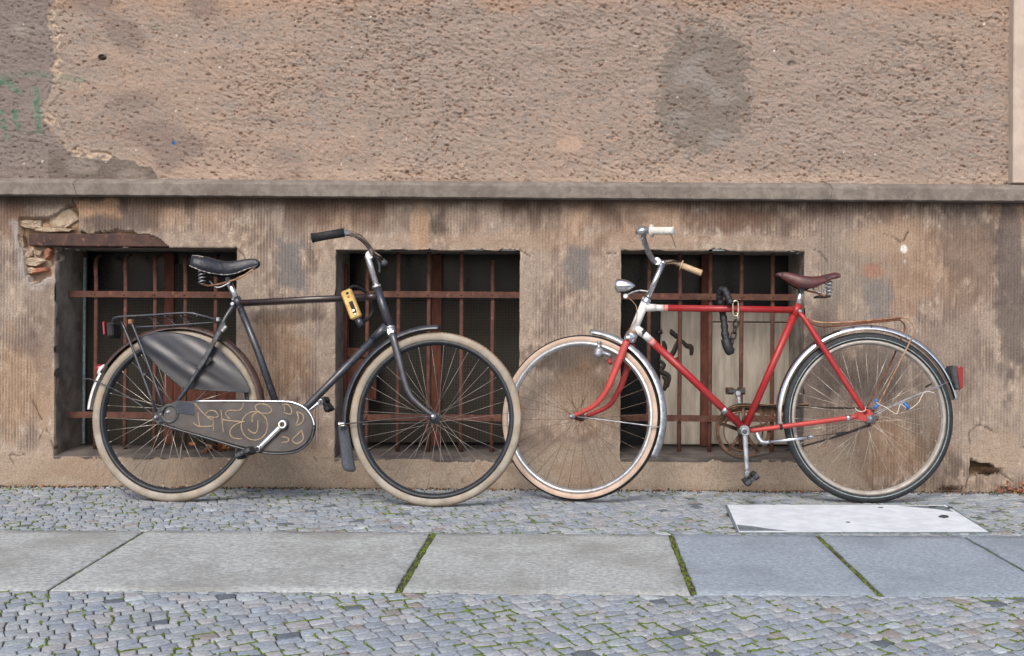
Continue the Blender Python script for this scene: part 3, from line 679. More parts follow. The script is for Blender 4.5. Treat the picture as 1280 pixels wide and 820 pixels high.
# ------------------------------------------------------------------ pavement
mb = MB(); mb.v = [Vector(p) for p in ((-60, -80, -.03), (60, -80, -.03), (60, 60, -.03), (-60, 60, -.03))]; mb.face((0, 1, 2, 3), 0, False)
M['far_ground'] = pm('grey_street', srgb(122, 124, 128), srgb(104, 106, 110), 3, .9, bump=.3, bscale=60)
mb.build('ground', M['far_ground'], None, 'structure', label='grey ground of the street')
pav = MB()
def bed(x0, x1, y0, y1, z, nx_, ny_):
    base = len(pav.v)
    for j in range(ny_ + 1):
        for i in range(nx_ + 1): pav.v.append(Vector((x0 + (x1-x0)*i/nx_, y0 + (y1-y0)*j/ny_, z + random.uniform(-.0012, .0012))))
    for j in range(ny_):
        for i in range(nx_):
            a_ = base + j*(nx_+1) + i; pav.face((a_, a_+1, a_+nx_+2, a_+nx_+1))
YF, XP0, XP1 = -2.95, -3.6, 3.3
bed(XP0 - .05, XP1 + .05, YF - .03, .02, -.0042, 200, 110)
pavement = pav.build('pavement', M['bed'], None, 'structure', label='grey mosaic stone pavement with a row of granite slabs')
YB_slab = lambda x: (G(692, 667.5).y + (x * 0.004)); YF_slab = lambda x: (G(692, 743).y)
yb, yf = G(692, 667.2).y, G(692, 743.2).y
# granite slabs
def quad_slab(c4, mat, ztop=.002, n=26, rough_=.0008):
    mb = MB(); cs = [Vector((p.x, p.y, 0)) for p in c4]   # back-left, back-right, front-right, front-left
    for j in range(n + 1):
        for i in range(n + 1):
            s_, t_ = [(.004 if q == 1 else (.996 if q == n-1 else q/n)) for q in (i, j)]; p = cs[0].lerp(cs[1], s_).lerp(cs[3].lerp(cs[2], s_), t_)
            edge = min(s_, 1-s_)*(cs[1]-cs[0]).length; edge2 = min(t_, 1-t_)*(cs[3]-cs[0]).length; e = min(edge, edge2)
            z = ztop + random.uniform(-1, 1)*rough_ - (.003 if e < .001 else 0)
            if e < .001: p = p + Vector((random.uniform(-.0025, .0025), random.uniform(-.0025, .0025), 0))
            mb.v.append(Vector((p.x, p.y, z)))
    N = n + 1
    for j in range(n):
        for i in range(n): mb.face((j*N+i, (j+1)*N+i, (j+1)*N+i+1, j*N+i+1))
    rim = [i for i in range(N)] + [j*N+n for j in range(1, N)] + [n*N+i for i in range(n-1, -1, -1)] + [j*N for j in range(n-1, 0, -1)]
    b0 = len(mb.v)
    for r_ in rim: v = mb.v[r_]; mb.v.append(Vector((v.x, v.y, -.028)))
    for k in range(len(rim)):
        k2 = (k+1) % len(rim); mb.face((rim[k], rim[k2], b0+k2, b0+k), 0, False)
    return mb.build('granite_slab', mat, pavement)
joints = [('w', -3.55), ((-260, 660), (-640, 733)), ((185, 662), (66, 735)), ((542.5, 665), (497, 742)), ((838, 668), (868, 745)), ((1021, 669.5), (1099.5, 744)), ((1203, 670.5), (1334, 744)), ((1390, 672), (1580, 745)), ('w', 2.45), ('w', 3.2)]
def jx(j, y):   # x on the joint at depth y
    if j[0] == 'w': return j[1]
    p, q = G(*j[0]), G(*j[1]); t = (y - p.y) / (q.y - p.y); return p.x + (q.x - p.x) * t
gaps = [.01, .012, .006, .011, .010, .010, .006, .012, .01, .01]
for k in range(9):
    jl, jr = joints[k], joints[k+1]; gl, gr_ = gaps[k], gaps[k+1]
    yb2 = yb - .004; c4 = [Vector((jx(jl, yb2)+gl, yb2, 0)), Vector((jx(jr, yb2)-gr_, yb2, 0)), Vector((jx(jr, yf)-gr_, yf+.003, 0)), Vector((jx(jl, yf)+gl, yf+.003, 0))]
    for c in c4: c.x = max(XP0, min(XP1, c.x))
    quad_slab(c4, M['slab'] if k < 4 else M['slab_blue'], ztop=[.002, .002, .0035, .001, .003, .0022, .003, .002, .003][k])
# white access cover
pc = [G(906, 632.5), G(1184, 633), G(1239, 667), G(921, 667.5)]
cover = thing('access_cover', 'white painted metal access cover in the pavement below the red bicycle rear wheel', 'cover', tuple((pc[0]+pc[2])/2))
def rel(p, z=0): return Vector((p.x - cover.location.x, p.y - cover.location.y, z))
mb = MB()
def plate(mb, pts, z0, z1, m=0):
    base = len(mb.v); n = len(pts)
    for p in pts: mb.v.append(Vector((p.x, p.y, z1)))
    for p in pts: mb.v.append(Vector((p.x, p.y, z0)))
    mb.face(list(range(base, base+n))[::-1], m, False)
    for k in range(n): mb.face((base+k, base+(k+1) % n, base+n+(k+1) % n, base+n+k), m, False)
ctr = Vector((0, 0, 0)); outer = [rel(p) for p in pc]; inner = [p + (ctr - p).normalized()*.009 for p in outer]; lid = [p + (ctr-p).normalized()*.011 for p in outer]
base = 0
for ring_, z in ((outer, -.02), (outer, .0055), (inner, .0055), (inner, -.02)):
    for p in ring_: mb.v.append(Vector((p.x, p.y, z)))
for r_ in range(3):
    for k in range(4): mb.face((r_*4+k, r_*4+(k+1) % 4, (r_+1)*4+(k+1) % 4, (r_+1)*4+k), 0, False)
mb.build('cover_frame', M['worn_plate'], cover)
mb = MB(); plate(mb, lid, -.02, .0065); mb.build('cover_plate', M['white_plate'], cover)
def wornpatch(pts, z=.0072, name='worn_patch', mat='worn_plate'):
    mb = MB(); plate(mb, [rel(G(*p)) for p in pts], .0062, z); mb.build(name, M[mat], cover)
wornpatch([(921, 658.3), (940, 660), (962, 663.5), (985, 665.9), (924.5, 665.9)])
wornpatch([(1122, 634.2), (1180, 634.4), (1192, 642), (1170, 638.5)])
def blob(cx_, cy_, rx, ry, seed, mat='steel_dark', z=.0082):
    r2 = random.Random(seed); wornpatch([(cx_ + math.cos(a/11*6.283)*rx*r2.uniform(.8, 1.1), cy_ + math.sin(a/11*6.283)*ry*r2.uniform(.8, 1.1)) for a in range(11)], z, 'hole_plug' if mat == 'steel_dark' else 'worn_patch', mat)
blob(1180, 648, 7, 1.9, 1); blob(1166, 635.9, 6, 1.1, 2); blob(1187, 637.0, 5, 1.1, 3); blob(1101, 636.6, 4, .7, 4, 'worn_plate', .0078); blob(1060, 655, 3, .7, 6, 'worn_plate', .0078)

# mosaic stones: courses with random cuts, diagonal to the wall
def mosaic(y0, y1, seed, ang, pitch):
    r2 = random.Random(seed); ca, sa = math.cos(ang), math.sin(ang); out = []
    cx0, cy0 = (XP0+XP1)/2, (y0+y1)/2; ext = (XP1-XP0)/2 + .6; nr = int(2*ext/pitch)
    def wave(u, v): # slow bend of the courses
        return .035*math.sin(u*1.7+v*.8) + .02*math.sin(u*3.9+1.3*v+seed)
    def jit(i, k):
        q = random.Random(i*7919+k*104729+seed); return q.uniform(-1, 1)
    u0 = -ext
    lim = (XP1-XP0)/2*abs(sa) + (y1-y0)/2*ca + .3
    for i in range(int(-lim/pitch)-1, int(lim/pitch)+2):
        rowj = r2.uniform(0, pitch); u = -ext*1.05 + rowj; cuts = []
        while u < ext*1.05:
            cuts.append((u, r2.uniform(-.10, .10)*pitch, r2.uniform(-.10, .10)*pitch)); u += pitch*r2.choice([.85, .95, 1, 1.1, 1.2, 1.35])
        def line(i_, u_): return (i_ + .09*math.sin(u_*31+i_*2.3+seed) + .08*math.sin(u_*57+i_*4.1))*pitch + wave(u_, i_*pitch)
        for (ua, at_, ab_), (ub, bt_, bb_) in zip(cuts[:-1], cuts[1:]):
            P4 = [(ua+ab_, line(i, ua+ab_)), ((ua+ub)/2+(ab_+bb_)/2, line(i, (ua+ub)/2)), (ub+bb_, line(i, ub+bb_)), ((ub+(bb_+bt_)/2), (line(i, ub)+line(i+1, ub))/2),
                  (ub+bt_, line(i+1, ub+bt_)), ((ua+ub)/2, line(i+1, (ua+ub)/2)), (ua+at_, line(i+1, ua+at_)), (ua+(ab_+at_)/2, (line(i, ua)+line(i+1, ua))/2)]
            w8 = [(cx0 + p*ca - q*sa, cy0 + p*sa + q*ca) for p, q in P4]
            mx = sum(p[0] for p in w8)/8; my = sum(p[1] for p in w8)/8
            if my > y1 + .02 or my < y0 - .02 or mx < XP0 or mx > XP1: continue
            out.append((mx, my, w8))
    return out
SC = [(150, 159, 163), (156, 163, 169), (144, 153, 162), (163, 168, 173), (150, 157, 163), (138, 147, 156), (158, 160, 162), (148, 158, 169), (153, 161, 167), (160, 165, 168)]
def stone_geo(mb, s_, y0, y1, r2):
    mx, my, w8 = s_; n = 8; base = len(mb.v); gap = r2.uniform(.0008, .0024); c = Vector((mx, my, 0)); tilt = (r2.gauss(0, .013), r2.gauss(0, .013)); z0 = r2.gauss(0, .0008)
    ring = []
    for k, (x, y) in enumerate(w8):
        p = Vector((x, y, 0)); d_ = (c - p); q = p + d_.normalized()*(gap + (.0016 if k % 2 == 0 else 0)*r2.uniform(.2, 1.8)); q.y = max(y0+.001, min(y1-.001, q.y)); ring.append(q)
    for ins, z in ((0, -.012), (0, -.0012), (.002, .0004), (.008, .0010)):
        for q in ring:
            p = q + (c-q).normalized()*ins; mb.v.append(Vector((p.x, p.y, z + (z0 + tilt[0]*(p.x-mx) + tilt[1]*(p.y-my) if z > -.01 else 0) + (r2.uniform(-.0006, .0006) if ins else 0))))
    for l in range(3):
        for k in range(n): mb.face((base+l*n+k, base+l*n+(k+1) % n, base+(l+1)*n+(k+1) % n, base+(l+1)*n+k), 0, l > 0)
    mb.face([base+3*n+k for k in range(n)], 0, True)
    rc = r2.random()
    c_ = r2.choice(SC)
    if rc < .018: c_ = (98, 106, 114)
    elif rc < .045: c_ = (146, 142, 138)
    elif rc < .07: c_ = (172, 181, 186)
    k_ = r2.uniform(.95, 1.04); lc = srgb(*[min(255, q*k_) for q in c_])
    for _ in range(4*n): mb.col.append(lc)
r2 = random.Random(99)
strip_f = mosaic(YF, yf, 3, R(27), .0435); strip_b = mosaic(yb, -.004, 5, R(25), .0435)
covpoly = [(p.x, p.y) for p in pc]
def inside(x, y, poly, grow=0):
    ins = False
    for i in range(len(poly)):
        x1, y1 = poly[i]; x2, y2 = poly[(i+1) % len(poly)]
        if (y1 > y) != (y2 > y) and x < (x2-x1)*(y-y1)/(y2-y1)+x1: ins = not ins
    return ins
cg = [((p[0]-cover.location.x)*.98+cover.location.x, (p[1]-cover.location.y)*.94+cover.location.y) for p in covpoly]
strip_b = [s_ for s_ in strip_b if not inside(s_[0], s_[1], cg)]
def pxof(x, y): d_ = D + y; return AX + x/d_*F, AY + H/d_*F
scored = []
for s_ in strip_f:
    a_, b_ = pxof(s_[0], s_[1]); vis = 0 < a_ < 1280 and b_ < 822
    ar = abs(sum(s_[2][k][0]*s_[2][(k+1) % 8][1] - s_[2][(k+1) % 8][0]*s_[2][k][1] for k in range(8)))/2
    scored.append((-(ar / (D+s_[1])**3) if vis else 1, s_))
scored.sort(key=lambda q: q[0]); single = [q[1] for q in scored[:298]]; rest = [q[1] for q in scored[298:]]
for s_ in single:
    mb = MB(); mb.col = []; stone_geo(mb, s_, YF, yf, r2); off = Vector((s_[0], s_[1], 0)); mb.v = [v - off for v in mb.v]
    o = mb.build('paving_stone', M['stone'], pavement); o.location = off
mb = MB(); mb.col = []
for s_ in rest: stone_geo(mb, s_, YF, yf, r2)
for s_ in strip_b: stone_geo(mb, s_, yb, -.004, r2)
mb.build('paving_stones_beyond', M['stone'], pavement, 'stuff')
# moss tufts in the joints
mb = MB(); rr = random.Random(17)
def tuft(p, s_, zz=.002):
    base = len(mb.v); n = 7; a0_ = rr.uniform(0, 6)
    el = rr.uniform(.5, 1); an = rr.uniform(0, 3.14)
    for ins, z in ((1, -.006), (.8, zz*.6), (.45, zz)):
        for k in range(n):
            a = a0_ + 6.283*k/n; x, y = math.cos(a)*s_*ins*rr.uniform(.75, 1.2), math.sin(a)*s_*ins*el*rr.uniform(.75, 1.2)
            mb.v.append(Vector((p[0]+x*math.cos(an)-y*math.sin(an), p[1]+x*math.sin(an)+y*math.cos(an), z + rr.uniform(0, .001))))
    for l in range(2):
        for k in range(n): mb.face((base+l*n+k, base+l*n+(k+1) % n, base+(l+1)*n+(k+1) % n, base+(l+1)*n+k))
    mb.face([base+2*n+k for k in range(n)])
def moss_strip(p, q, w0):
    n = 5; base = len(mb.v); dx_, dy_ = q[0]-p[0], q[1]-p[1]; L_ = math.hypot(dx_, dy_) or 1; nx_, ny_ = -dy_/L_, dx_/L_
    for i in range(n + 1):
        t = i/n; w_ = w0*rr.uniform(.45, 1.25); o = rr.uniform(-.0008, .0008)
        for sd, z in ((-1, -.004), (-.5, .0008), (.5, .0010), (1, -.004)):
            mb.v.append(Vector((p[0]+dx_*t+nx_*(sd*w_+o), p[1]+dy_*t+ny_*(sd*w_+o), z + rr.uniform(0, .001))))
    for i in range(n):
        for k in range(3): mb.face((base+i*4+k, base+(i+1)*4+k, base+(i+1)*4+k+1, base+i*4+k+1))
def mossy(x, y): return .5 + .5*math.sin(x*2.1+1.1)*math.sin(y*5+x*1.3) + .3*math.sin(x*7+y*11)
for strip, pr in ((strip_f, .85), (strip_b, .5)):
    for s_ in strip:
        if rr.random() < pr*mossy(s_[0], s_[1]) + .05:
            k0 = rr.choice((0, 2, 4, 6)); x, y = s_[2][k0]; tuft((x, y), rr.uniform(.0035, .0075), .0028)
            for st_ in range(rr.choice((0, 1, 2, 3))):
                moss_strip(s_[2][(k0-st_) % 8], s_[2][(k0-st_-1) % 8], rr.uniform(.0014, .0040))
for ji, (j_, g2) in enumerate(zip(joints, gaps)):
    for k in range(int(130*g2/.015)):
        y = yf + (yb-yf)*rr.random(); x = jx(j_, y) + rr.uniform(-g2, g2)*.9; tuft((x, y), rr.uniform(.003, .0065), -.002)
for k in range(420):
    x = rr.uniform(XP0, XP1); y = (yf - .001) if rr.random() < .6 else (yb + .001)
    if mossy(x, y) > .5: tuft((x, y), rr.uniform(.002, .005))
mb.build('moss', M['moss'], None, 'stuff', label='green moss growing in the joints between paving stones', category='moss')

# loose leaves, weeds and dirt along the wall foot
mb = MB(); rr = random.Random(23); leafy(mb, G(1270, 617), 60, (.045, .03, 0), .013, 3, rr, .7, .018); leafy(mb, G(1310, 616), 50, (.06, .03, 0), .013, 3, rr)
mb.build('leaf_pile', [M['leaf_o'], M['leaf_t'], M['leaf_r']], None, kind='stuff', label='small pile of orange leaves at the wall foot in the right corner', category='leaf litter')
mb = MB(); leafy(mb, G(695, 630), 1, (0, 0), .017, 1, random.Random(2), .3); mb.build('fallen_leaf', M['leaf_r'], None, label='single red leaf lying on the stones under the red bicycle front wheel', category='leaf')
def tussock(c, n, h_, spread, name, label, mat, Y=0, lean=1.0, seed=1):
    mb = MB(); rr = random.Random(seed)
    for _ in range(n):
        p = Vector(c) + Vector((rr.gauss(0, spread), -abs(rr.gauss(0, spread*.5)), 0)); a = rr.uniform(-1, 1)*lean; L_ = h_*rr.uniform(.4, 1.1)
        mb.tube([p, p + Vector((a*L_*.4, -.2*L_, L_*.6)), p + Vector((a*L_*1.0, -.4*L_, L_*.75)), p + Vector((a*L_*1.4, -.5*L_, L_*.55))], [.0014, .001, .0008, .0003], 4)
    return mb.build(name, mat, None, label=label, category='weed')
tussock(W(1186, 612, -.012), 60, .03, .022, 'dry_weed', 'dry brown weed at the wall foot left of the vertical crack', M['twig'], seed=3)
tussock(W(1234, 592, .01), 70, .04, .02, 'dry_weed', 'dry grass tuft growing out of the broken cavity in the stone', M['twig'], seed=4)
mb = MB(); rr = random.Random(31)
st = G(1276, 614)
for k in range(5): mb.tube([st + Vector((.01*k-.02, 0, 0)), st + Vector((.012*k-.02, -.01, .05)), st + Vector((.02*k-.03, -.015, .11))], .0013, 5, 0)
for k in range(70):
    p = st + Vector((rr.uniform(-.03, .06), rr.uniform(-.03, .01), rr.uniform(.02, .15))); leafy(mb, p, 1, (.004, .004), .010, 1, rr, 1.0, .004)
mb.build('green_weed', M['leaf_g'], None, label='small green leafy weed at the wall foot in the right corner', category='weed')
mb = MB(); rr = random.Random(37)
for k in range(2600):
    x = rr.uniform(XP0, XP1); y = -abs(rr.gauss(0, .03)) - .003; s_ = rr.uniform(.0015, .005)*(1.4 if rr.random() < .1 else 1)
    q = Matrix.Rotation(rr.uniform(0, 6), 3, Vector((rr.random(), rr.random(), rr.random())).normalized()); mb.box((x, y, s_*.5 + .001), (s_*rr.uniform(1, 2.2), s_, s_*.7), q, rr.choice((0, 0, 1, 1, 1, 0, 0, 1, 1, 2)))
mb.build('grit', [M['twig'], M['bed'], M['leaf_o']], None, 'stuff', label='grit and crumbs gathered along the foot of the wall', category='grit')
# ------------------------------------------------------------------ bicycles
M['grey_spoke'] = pm('dull_grey_spoke', srgb(150, 146, 142), srgb(120, 114, 108), 30, .5, .6, metal=.5)
class Bike:
    def __init__(s, name, label, pr, pf, lean):
        """pr / pf = pixels where the two wheels touch the ground; the frame plane runs through both and leans to the wall"""
        a, b = G(*pr), G(*pf); o = a
        X_ = (b - a); X_.z = 0
        if X_.x < 0: X_ = -X_; o = b
        X_.normalize(); Y0 = Vector((-X_.y, X_.x, 0)); z = Vector((0, 0, 1))
        s.Z = z * math.cos(R(lean)) + Y0 * math.sin(R(lean)); s.Y = Y0 * math.cos(R(lean)) - z * math.sin(R(lean)); s.X = X_; s.O = o
        s.root = thing(name, label, 'bicycle'); m = Matrix((s.X, s.Y, s.Z)).transposed().to_4x4(); m.translation = o
        s.root.matrix_world = m; s.mw = m
    def __call__(s, px, py, y=0.0):
        d = ray(px, py); t = ((s.O - CP).dot(s.Y) + y) / d.dot(s.Y); p = CP + d * t - s.O
        return Vector((p.dot(s.X), y, p.dot(s.Z)))
    def part(s, name, mb, mat, parent=None, **k): return mb.build(name, M[mat] if isinstance(mat, str) else [M[q] for q in mat], parent or s.root, **k)
    def grp(s, name, parent=None): return empty(name, (0, 0, 0), parent or s.root)
    def tube(s, name, pts, r, mat, parent=None, seg=12, smooth=0, flat=None, **k):
        P_ = [s(*p) if not isinstance(p, Vector) else p for p in pts]
        if smooth:
            n0 = len(P_)
            if isinstance(r, (list, tuple)):
                rr_ = []
                for i in range(n0 - 1):
                    for q in range(smooth): rr_.append(r[i] + (r[i+1]-r[i])*q/smooth)
                r = rr_ + [r[-1]]
            P_ = cr(P_, smooth)
        return s.part(name, MB().tube(P_, r, seg, flat=flat), mat, parent, **k)

def circ_prof(Rm, r, n=14, split=None):
    """tyre section round radius Rm; returns profile and material indices (1 = tread)"""
    prof, mats = [], []
    for k in range(n):
        a = 2*math.pi*(k)/n; prof.append((Rm + math.cos(a)*r, math.sin(a)*r*.92))
    for k in range(n):
        a = 2*math.pi*(k+.5)/n; mats.append(1 if math.cos(a) > split else 0)
    return prof, mats
def make_wheel(b, c, Ro, sect, mats, rimmat, spokemat, rim_h=.013, hub_r=.022, hubmat='steel_dark', split=.55, stripe=None, rot=None, nsp=36, phase=0, parent=None, hub_w=.032, tread=True, spr=.0011, valve=None):
    wh = empty('wheel', c, parent or b.root)
    if rot is not None: wh.matrix_local = Matrix.Translation(c) @ rot.to_4x4()
    prof, mm = circ_prof(Ro - sect, sect, 18, split)
    mb = MB(); mb.revolve(prof, seg=120, mats=mm)
    if tread:
        for k in range(150):
            a0 = 2*math.pi*k/150
            for sgn in (-1, 1):
                a1 = a0 + sgn*.012
                p = []
                for t in range(4):
                    ph = -.15 + t*.28; aa = a0 + t*.013
                    p.append(Vector((math.cos(aa)*(Ro-sect+math.cos(ph)*sect), sgn*math.sin(ph)*sect*.92, math.sin(aa)*(Ro-sect+math.cos(ph)*sect))))
                mb.tube(p, .0013, 4, m=1, caps=False)
    b.part('tyre', mb, mats, wh)
    if stripe:
        rs = Ro - sect*1.0; mb = MB(); q = sect*.925
        mb.revolve([(rs-.0015-sect*.2, -q*.985), (rs+.0015-sect*.2, -q*.985), (rs+.0015-sect*.2, -q*.985-.0006), (rs-.0015-sect*.2, -q*.985-.0006)], seg=96); b.part('tyre_stripe', mb, stripe, wh)
    ri = Ro - 2*sect; hw = sect*.78
    mb = MB(); mb.revolve([(ri+.006, -hw), (ri+.006, -hw+.002), (ri-.001, -hw+.003), (ri-.001, hw-.003), (ri+.006, hw-.002), (ri+.006, hw), (ri-.003, hw), (ri-rim_h*.55, hw*.86), (ri-rim_h*.62, hw*.5), (ri-rim_h, hw*.3), (ri-rim_h, -hw*.3), (ri-rim_h*.62, -hw*.5), (ri-rim_h*.55, -hw*.86), (ri-.003, -hw)], seg=110)
    b.part('rim', mb, rimmat, wh)
    mb = MB(); mb.lathe((0, -hub_w-.012, 0), (0, 1, 0), [(0, .007), (.008, .008), (.010, hub_r), (.013, hub_r), (.016, hub_r*.62), (hub_w*2+.008, hub_r*.62), (hub_w*2+.011, hub_r), (hub_w*2+.014, hub_r), (hub_w*2+.016, .008), (hub_w*2+.024, .007)], 20)
    b.part('hub', mb, hubmat, wh)
    rr_ = ri - rim_h + .002; data = {}
    for k in range(nsp):
        side = -1 if k % 2 == 0 else 1; dr = -1 if (k//2) % 2 == 0 else 1; key = (side, dr)
        if key not in data:
            ha = R(62)*dr; p0 = Vector((math.cos(ha)*(hub_r-.003), side*(hub_w-.001), math.sin(ha)*(hub_r-.003))); p1 = Vector((rr_, side*.004, 0))
            m_ = MB(); m_.tube([p0, p1], spr, 5); pa = p1 + (p0-p1).normalized()*.013; m_.tube([p1, pa], spr*1.9, 6)
            o = m_.build('spoke', M[spokemat], wh); data[key] = o.data
        else:
            o = link('spoke', data[key], wh)
        o.rotation_euler = (0, -(2*math.pi*k/nsp + phase), 0)
    if valve is not None:
        m_ = MB(); d_ = Vector((math.cos(valve), 0, math.sin(valve))); m_.lathe(d_*(ri-rim_h+.001), -d_, [(0, .0035), (.012, .0035), (.014, .0045), (.03, .0042), (.033, .003)], 8); b.part('valve', m_, 'rubber', wh)
    return wh
def fender(b, name, c, Rf, a0, a1, mat, wid=.027, drop=.016, th=.0012, parent=None, seg=60):
    n = 8; outer = [(Rf - drop*(abs(q)**2.4), q*wid) for q in [(-1 + 2*k/n) for k in range(n+1)]]
    prof = outer + [(r_-th, y*.97) for r_, y in reversed(outer)]
    mb = MB().revolve(prof, c, seg, a0, a1); return b.part(name, mb, mat, parent)
def saddle_mesh(st, expo=2.6, n=18):
    """st = [(x, z_top, half width, skirt_z)] local"""
    mb = MB(); m = len(st)
    for x, zt, hw, zs_ in st:
        for k in range(n + 1):
            a = math.pi * k / n; ca, sa = math.cos(a), math.sin(a)
            y = -hw * math.copysign(abs(ca)**(.75), ca); mb.v.append(Vector((x, y, zs_ + (zt - zs_) * abs(sa)**.5)))
    for x, zt, hw, zs_ in st:
        for k in range(n + 1):
            a = math.pi * k / n; ca, sa = math.cos(a), math.sin(a)
            y = -hw * .93 * math.copysign(abs(ca)**(.75), ca); mb.v.append(Vector((x*1.0, y, zs_ + (zt - zs_) * abs(sa)**.5 * .88)))
    N = n + 1; o = m*N
    for i in range(m - 1):
        for k in range(n):
            mb.face((i*N+k, (i+1)*N+k, (i+1)*N+k+1, i*N+k+1)); mb.face((o+i*N+k, o+i*N+k+1, o+(i+1)*N+k+1, o+(i+1)*N+k))
        for k in (0, n): mb.face((i*N+k, o+i*N+k, o+(i+1)*N+k, (i+1)*N+k))
    for i in (0, m - 1):
        for k in range(n): mb.face((i*N+k, i*N+k+1, o+i*N+k+1, o+i*N+k))
    return mb
def coil(c, top, r, turns, wr, seg=8):
    c, top = Vector(c), Vector(top); ax = (top - c); L_ = ax.length; ax.normalize(); u = ax.orthogonal().normalized(); v = ax.cross(u)
    n = int(turns*14); return MB().tube([c + ax*(L_*i/n) + u*math.cos(i/14*6.283)*r + v*math.sin(i/14*6.283)*r for i in range(n+1)], wr, seg)
def pedal(b, root_name, c, ang, L_=.085, w_=.06, mat='rubber', out=-1, twist=0):
    """block pedal: two rubber blocks round an axle that points out along local y"""
    g_ = empty(root_name, c, b.root); g_.rotation_euler = (0, ang, 0); y0 = out*.012
    m_ = MB(); m_.lathe((0, y0, 0), (0, out, 0), [(0, .007), (L_*.96, .006), (L_*.98, .009), (L_*1.06, .0085), (L_*1.08, .004)], 10); b.part('pedal_axle', m_, 'steel_dark', g_)
    for sx in (-1, 1):
        m_ = MB(); m_.box((sx*w_*.33, y0+out*L_*.52, 0), (w_*.3, L_*.8, .026), bev=.004)
        for k in range(5): m_.box((sx*w_*.33, y0+out*L_*(.2+.16*k), 0), (w_*.33, .004, .030), bev=.001)
        b.part('pedal_block', m_, mat, g_)
    m_ = MB()
    for q in (.08, .97): m_ = MB(); m_.box((0, y0+out*L_*q, 0), (w_*.98, .004, .016), bev=.0015); b.part('pedal_plate', m_, 'steel_dark', g_)
    return g_
def crank_arm(b, p0, p1, mat, name='crank_arm', w0=.013, w1=.009):
    m_ = MB(); p0, p1 = Vector(p0), Vector(p1); n = 8
    m_.tube([p0.lerp(p1, k/n) for k in range(n+1)], [w0+(w1-w0)*k/n for k in range(n+1)], 12, flat=(.5, 1))
    m_.lathe(p0 + Vector((0, .009, 0)), (0, -1, 0), [(0, .018), (.018, .018), (.020, .015)], 18)
    m_.lathe(p1 + Vector((0, .007, 0)), (0, -1, 0), [(0, .012), (.014, .012), (.016, .009)], 14)
    o = b.part(name, m_, mat); return o

# ================= left bicycle: black roadster
A = Bike('black_roadster_bicycle', 'black upright bicycle with grey graffitied chain case and cream tyres, leaning at the left', (220, 627.5), (545, 633.5), 7)
WRc = A(220, 520); RA = .349; WRc.z = RA; WFc = A(544.5, 524); WFc.z = RA
make_wheel(A, WRc, RA, .0205, ['cream_tyre', 'cream_tread'], 'black_rim', 'spoke', rim_h=.013, hub_r=.03, phase=.05, hub_w=.034, split=.72, spr=.001)
make_wheel(A, WFc, RA, .019, ['cream_tyre', 'cream_tread'], 'black_rim', 'grey_spoke', rim_h=.014, hub_r=.02, phase=.087, split=.72, spr=.00085)
fr = A.grp('frame')
A.tube('seat_tube', [(296.5, 375, 0), (320.5, 434, 0), (351, 521, 0)], .0148, 'navy', fr)
A.tube('top_tube', [(298, 378.8, 0), (380, 374.5, 0), (471, 370.5, 0)], .0132, 'maroon_black', fr)
A.tube('head_tube', [(471, 359, 0), (488, 409, 0)], .0175, 'navy', fr, 16)
A.tube('down_tube', [(352, 538, 0), (385, 507, 0), (483, 407.5, 0)], .0155, 'navy', fr, 14)
hd = (A(488, 409) - A(471, 359)).normalized()
for t_ in ((478.5, 414, 20), (449, 441, 1), (397, 494.5, 1)):
    pass
m_ = MB(); p = A(466, 424.5); q = A(483.5, 407.3); m_.tube([p, q], [.0165, .0195], 14); A.part('lug', m_, 'navy', fr)
m_ = MB(); m_.tube([A(456, 371.1), A(472, 370.4)], [.0142, .0165], 14); A.part('lug', m_, 'maroon_black', fr)
m_ = MB(); m_.tube([A(295.2, 372), A(299, 383)], .0166, 14); A.part('seat_lug', m_, 'navy', fr)
for sy in (-1, 1):
    A.tube('seat_stay', [(292, 382, sy*.016), (281, 399, sy*.04), (262, 438, sy*.058), (240, 476, sy*.062), (221, 503, sy*.064)], [.0085, .0095, .0095, .009, .008], 'navy', fr, 10, 4)
    A.tube('chain_stay', [(348, 536, sy*.03), (300, 531, sy*.05), (214, 519, sy*.062)], .009, 'navy', fr, 10, 4)
    m_ = MB(); pl = [A(x, y, sy*.066) for x, y in ((192, 518), (200, 509), (212, 507), (216, 514), (214, 522), (206, 527), (196, 529), (192, 525))]
    m_.prism([(p.x, p.z) for p in pl], sy*.066 - .003, sy*.066 + .003, bev=.001); A.part('dropout', m_, 'steel_dark', fr)
m_ = MB(); m_.lathe(A(353, 531, -.036), (0, 1, 0), [(0, .02), (.072, .02)], 18); A.part('bottom_bracket', m_, 'navy', fr)
for (x, y, r_) in ((195.5, 521.5, .0085), (202, 518, .006), (211, 515, .0095)):
    m_ = MB(); c = A(x, y, -.071); m_.lathe(c, (0, -1, 0), [(0, r_), (.006, r_), (.0065, r_*.6), (.012, r_*.55), (.013, r_*.4)], 8 if r_ > .007 else 12); A.part('axle_nut' , m_, 'alu', fr)
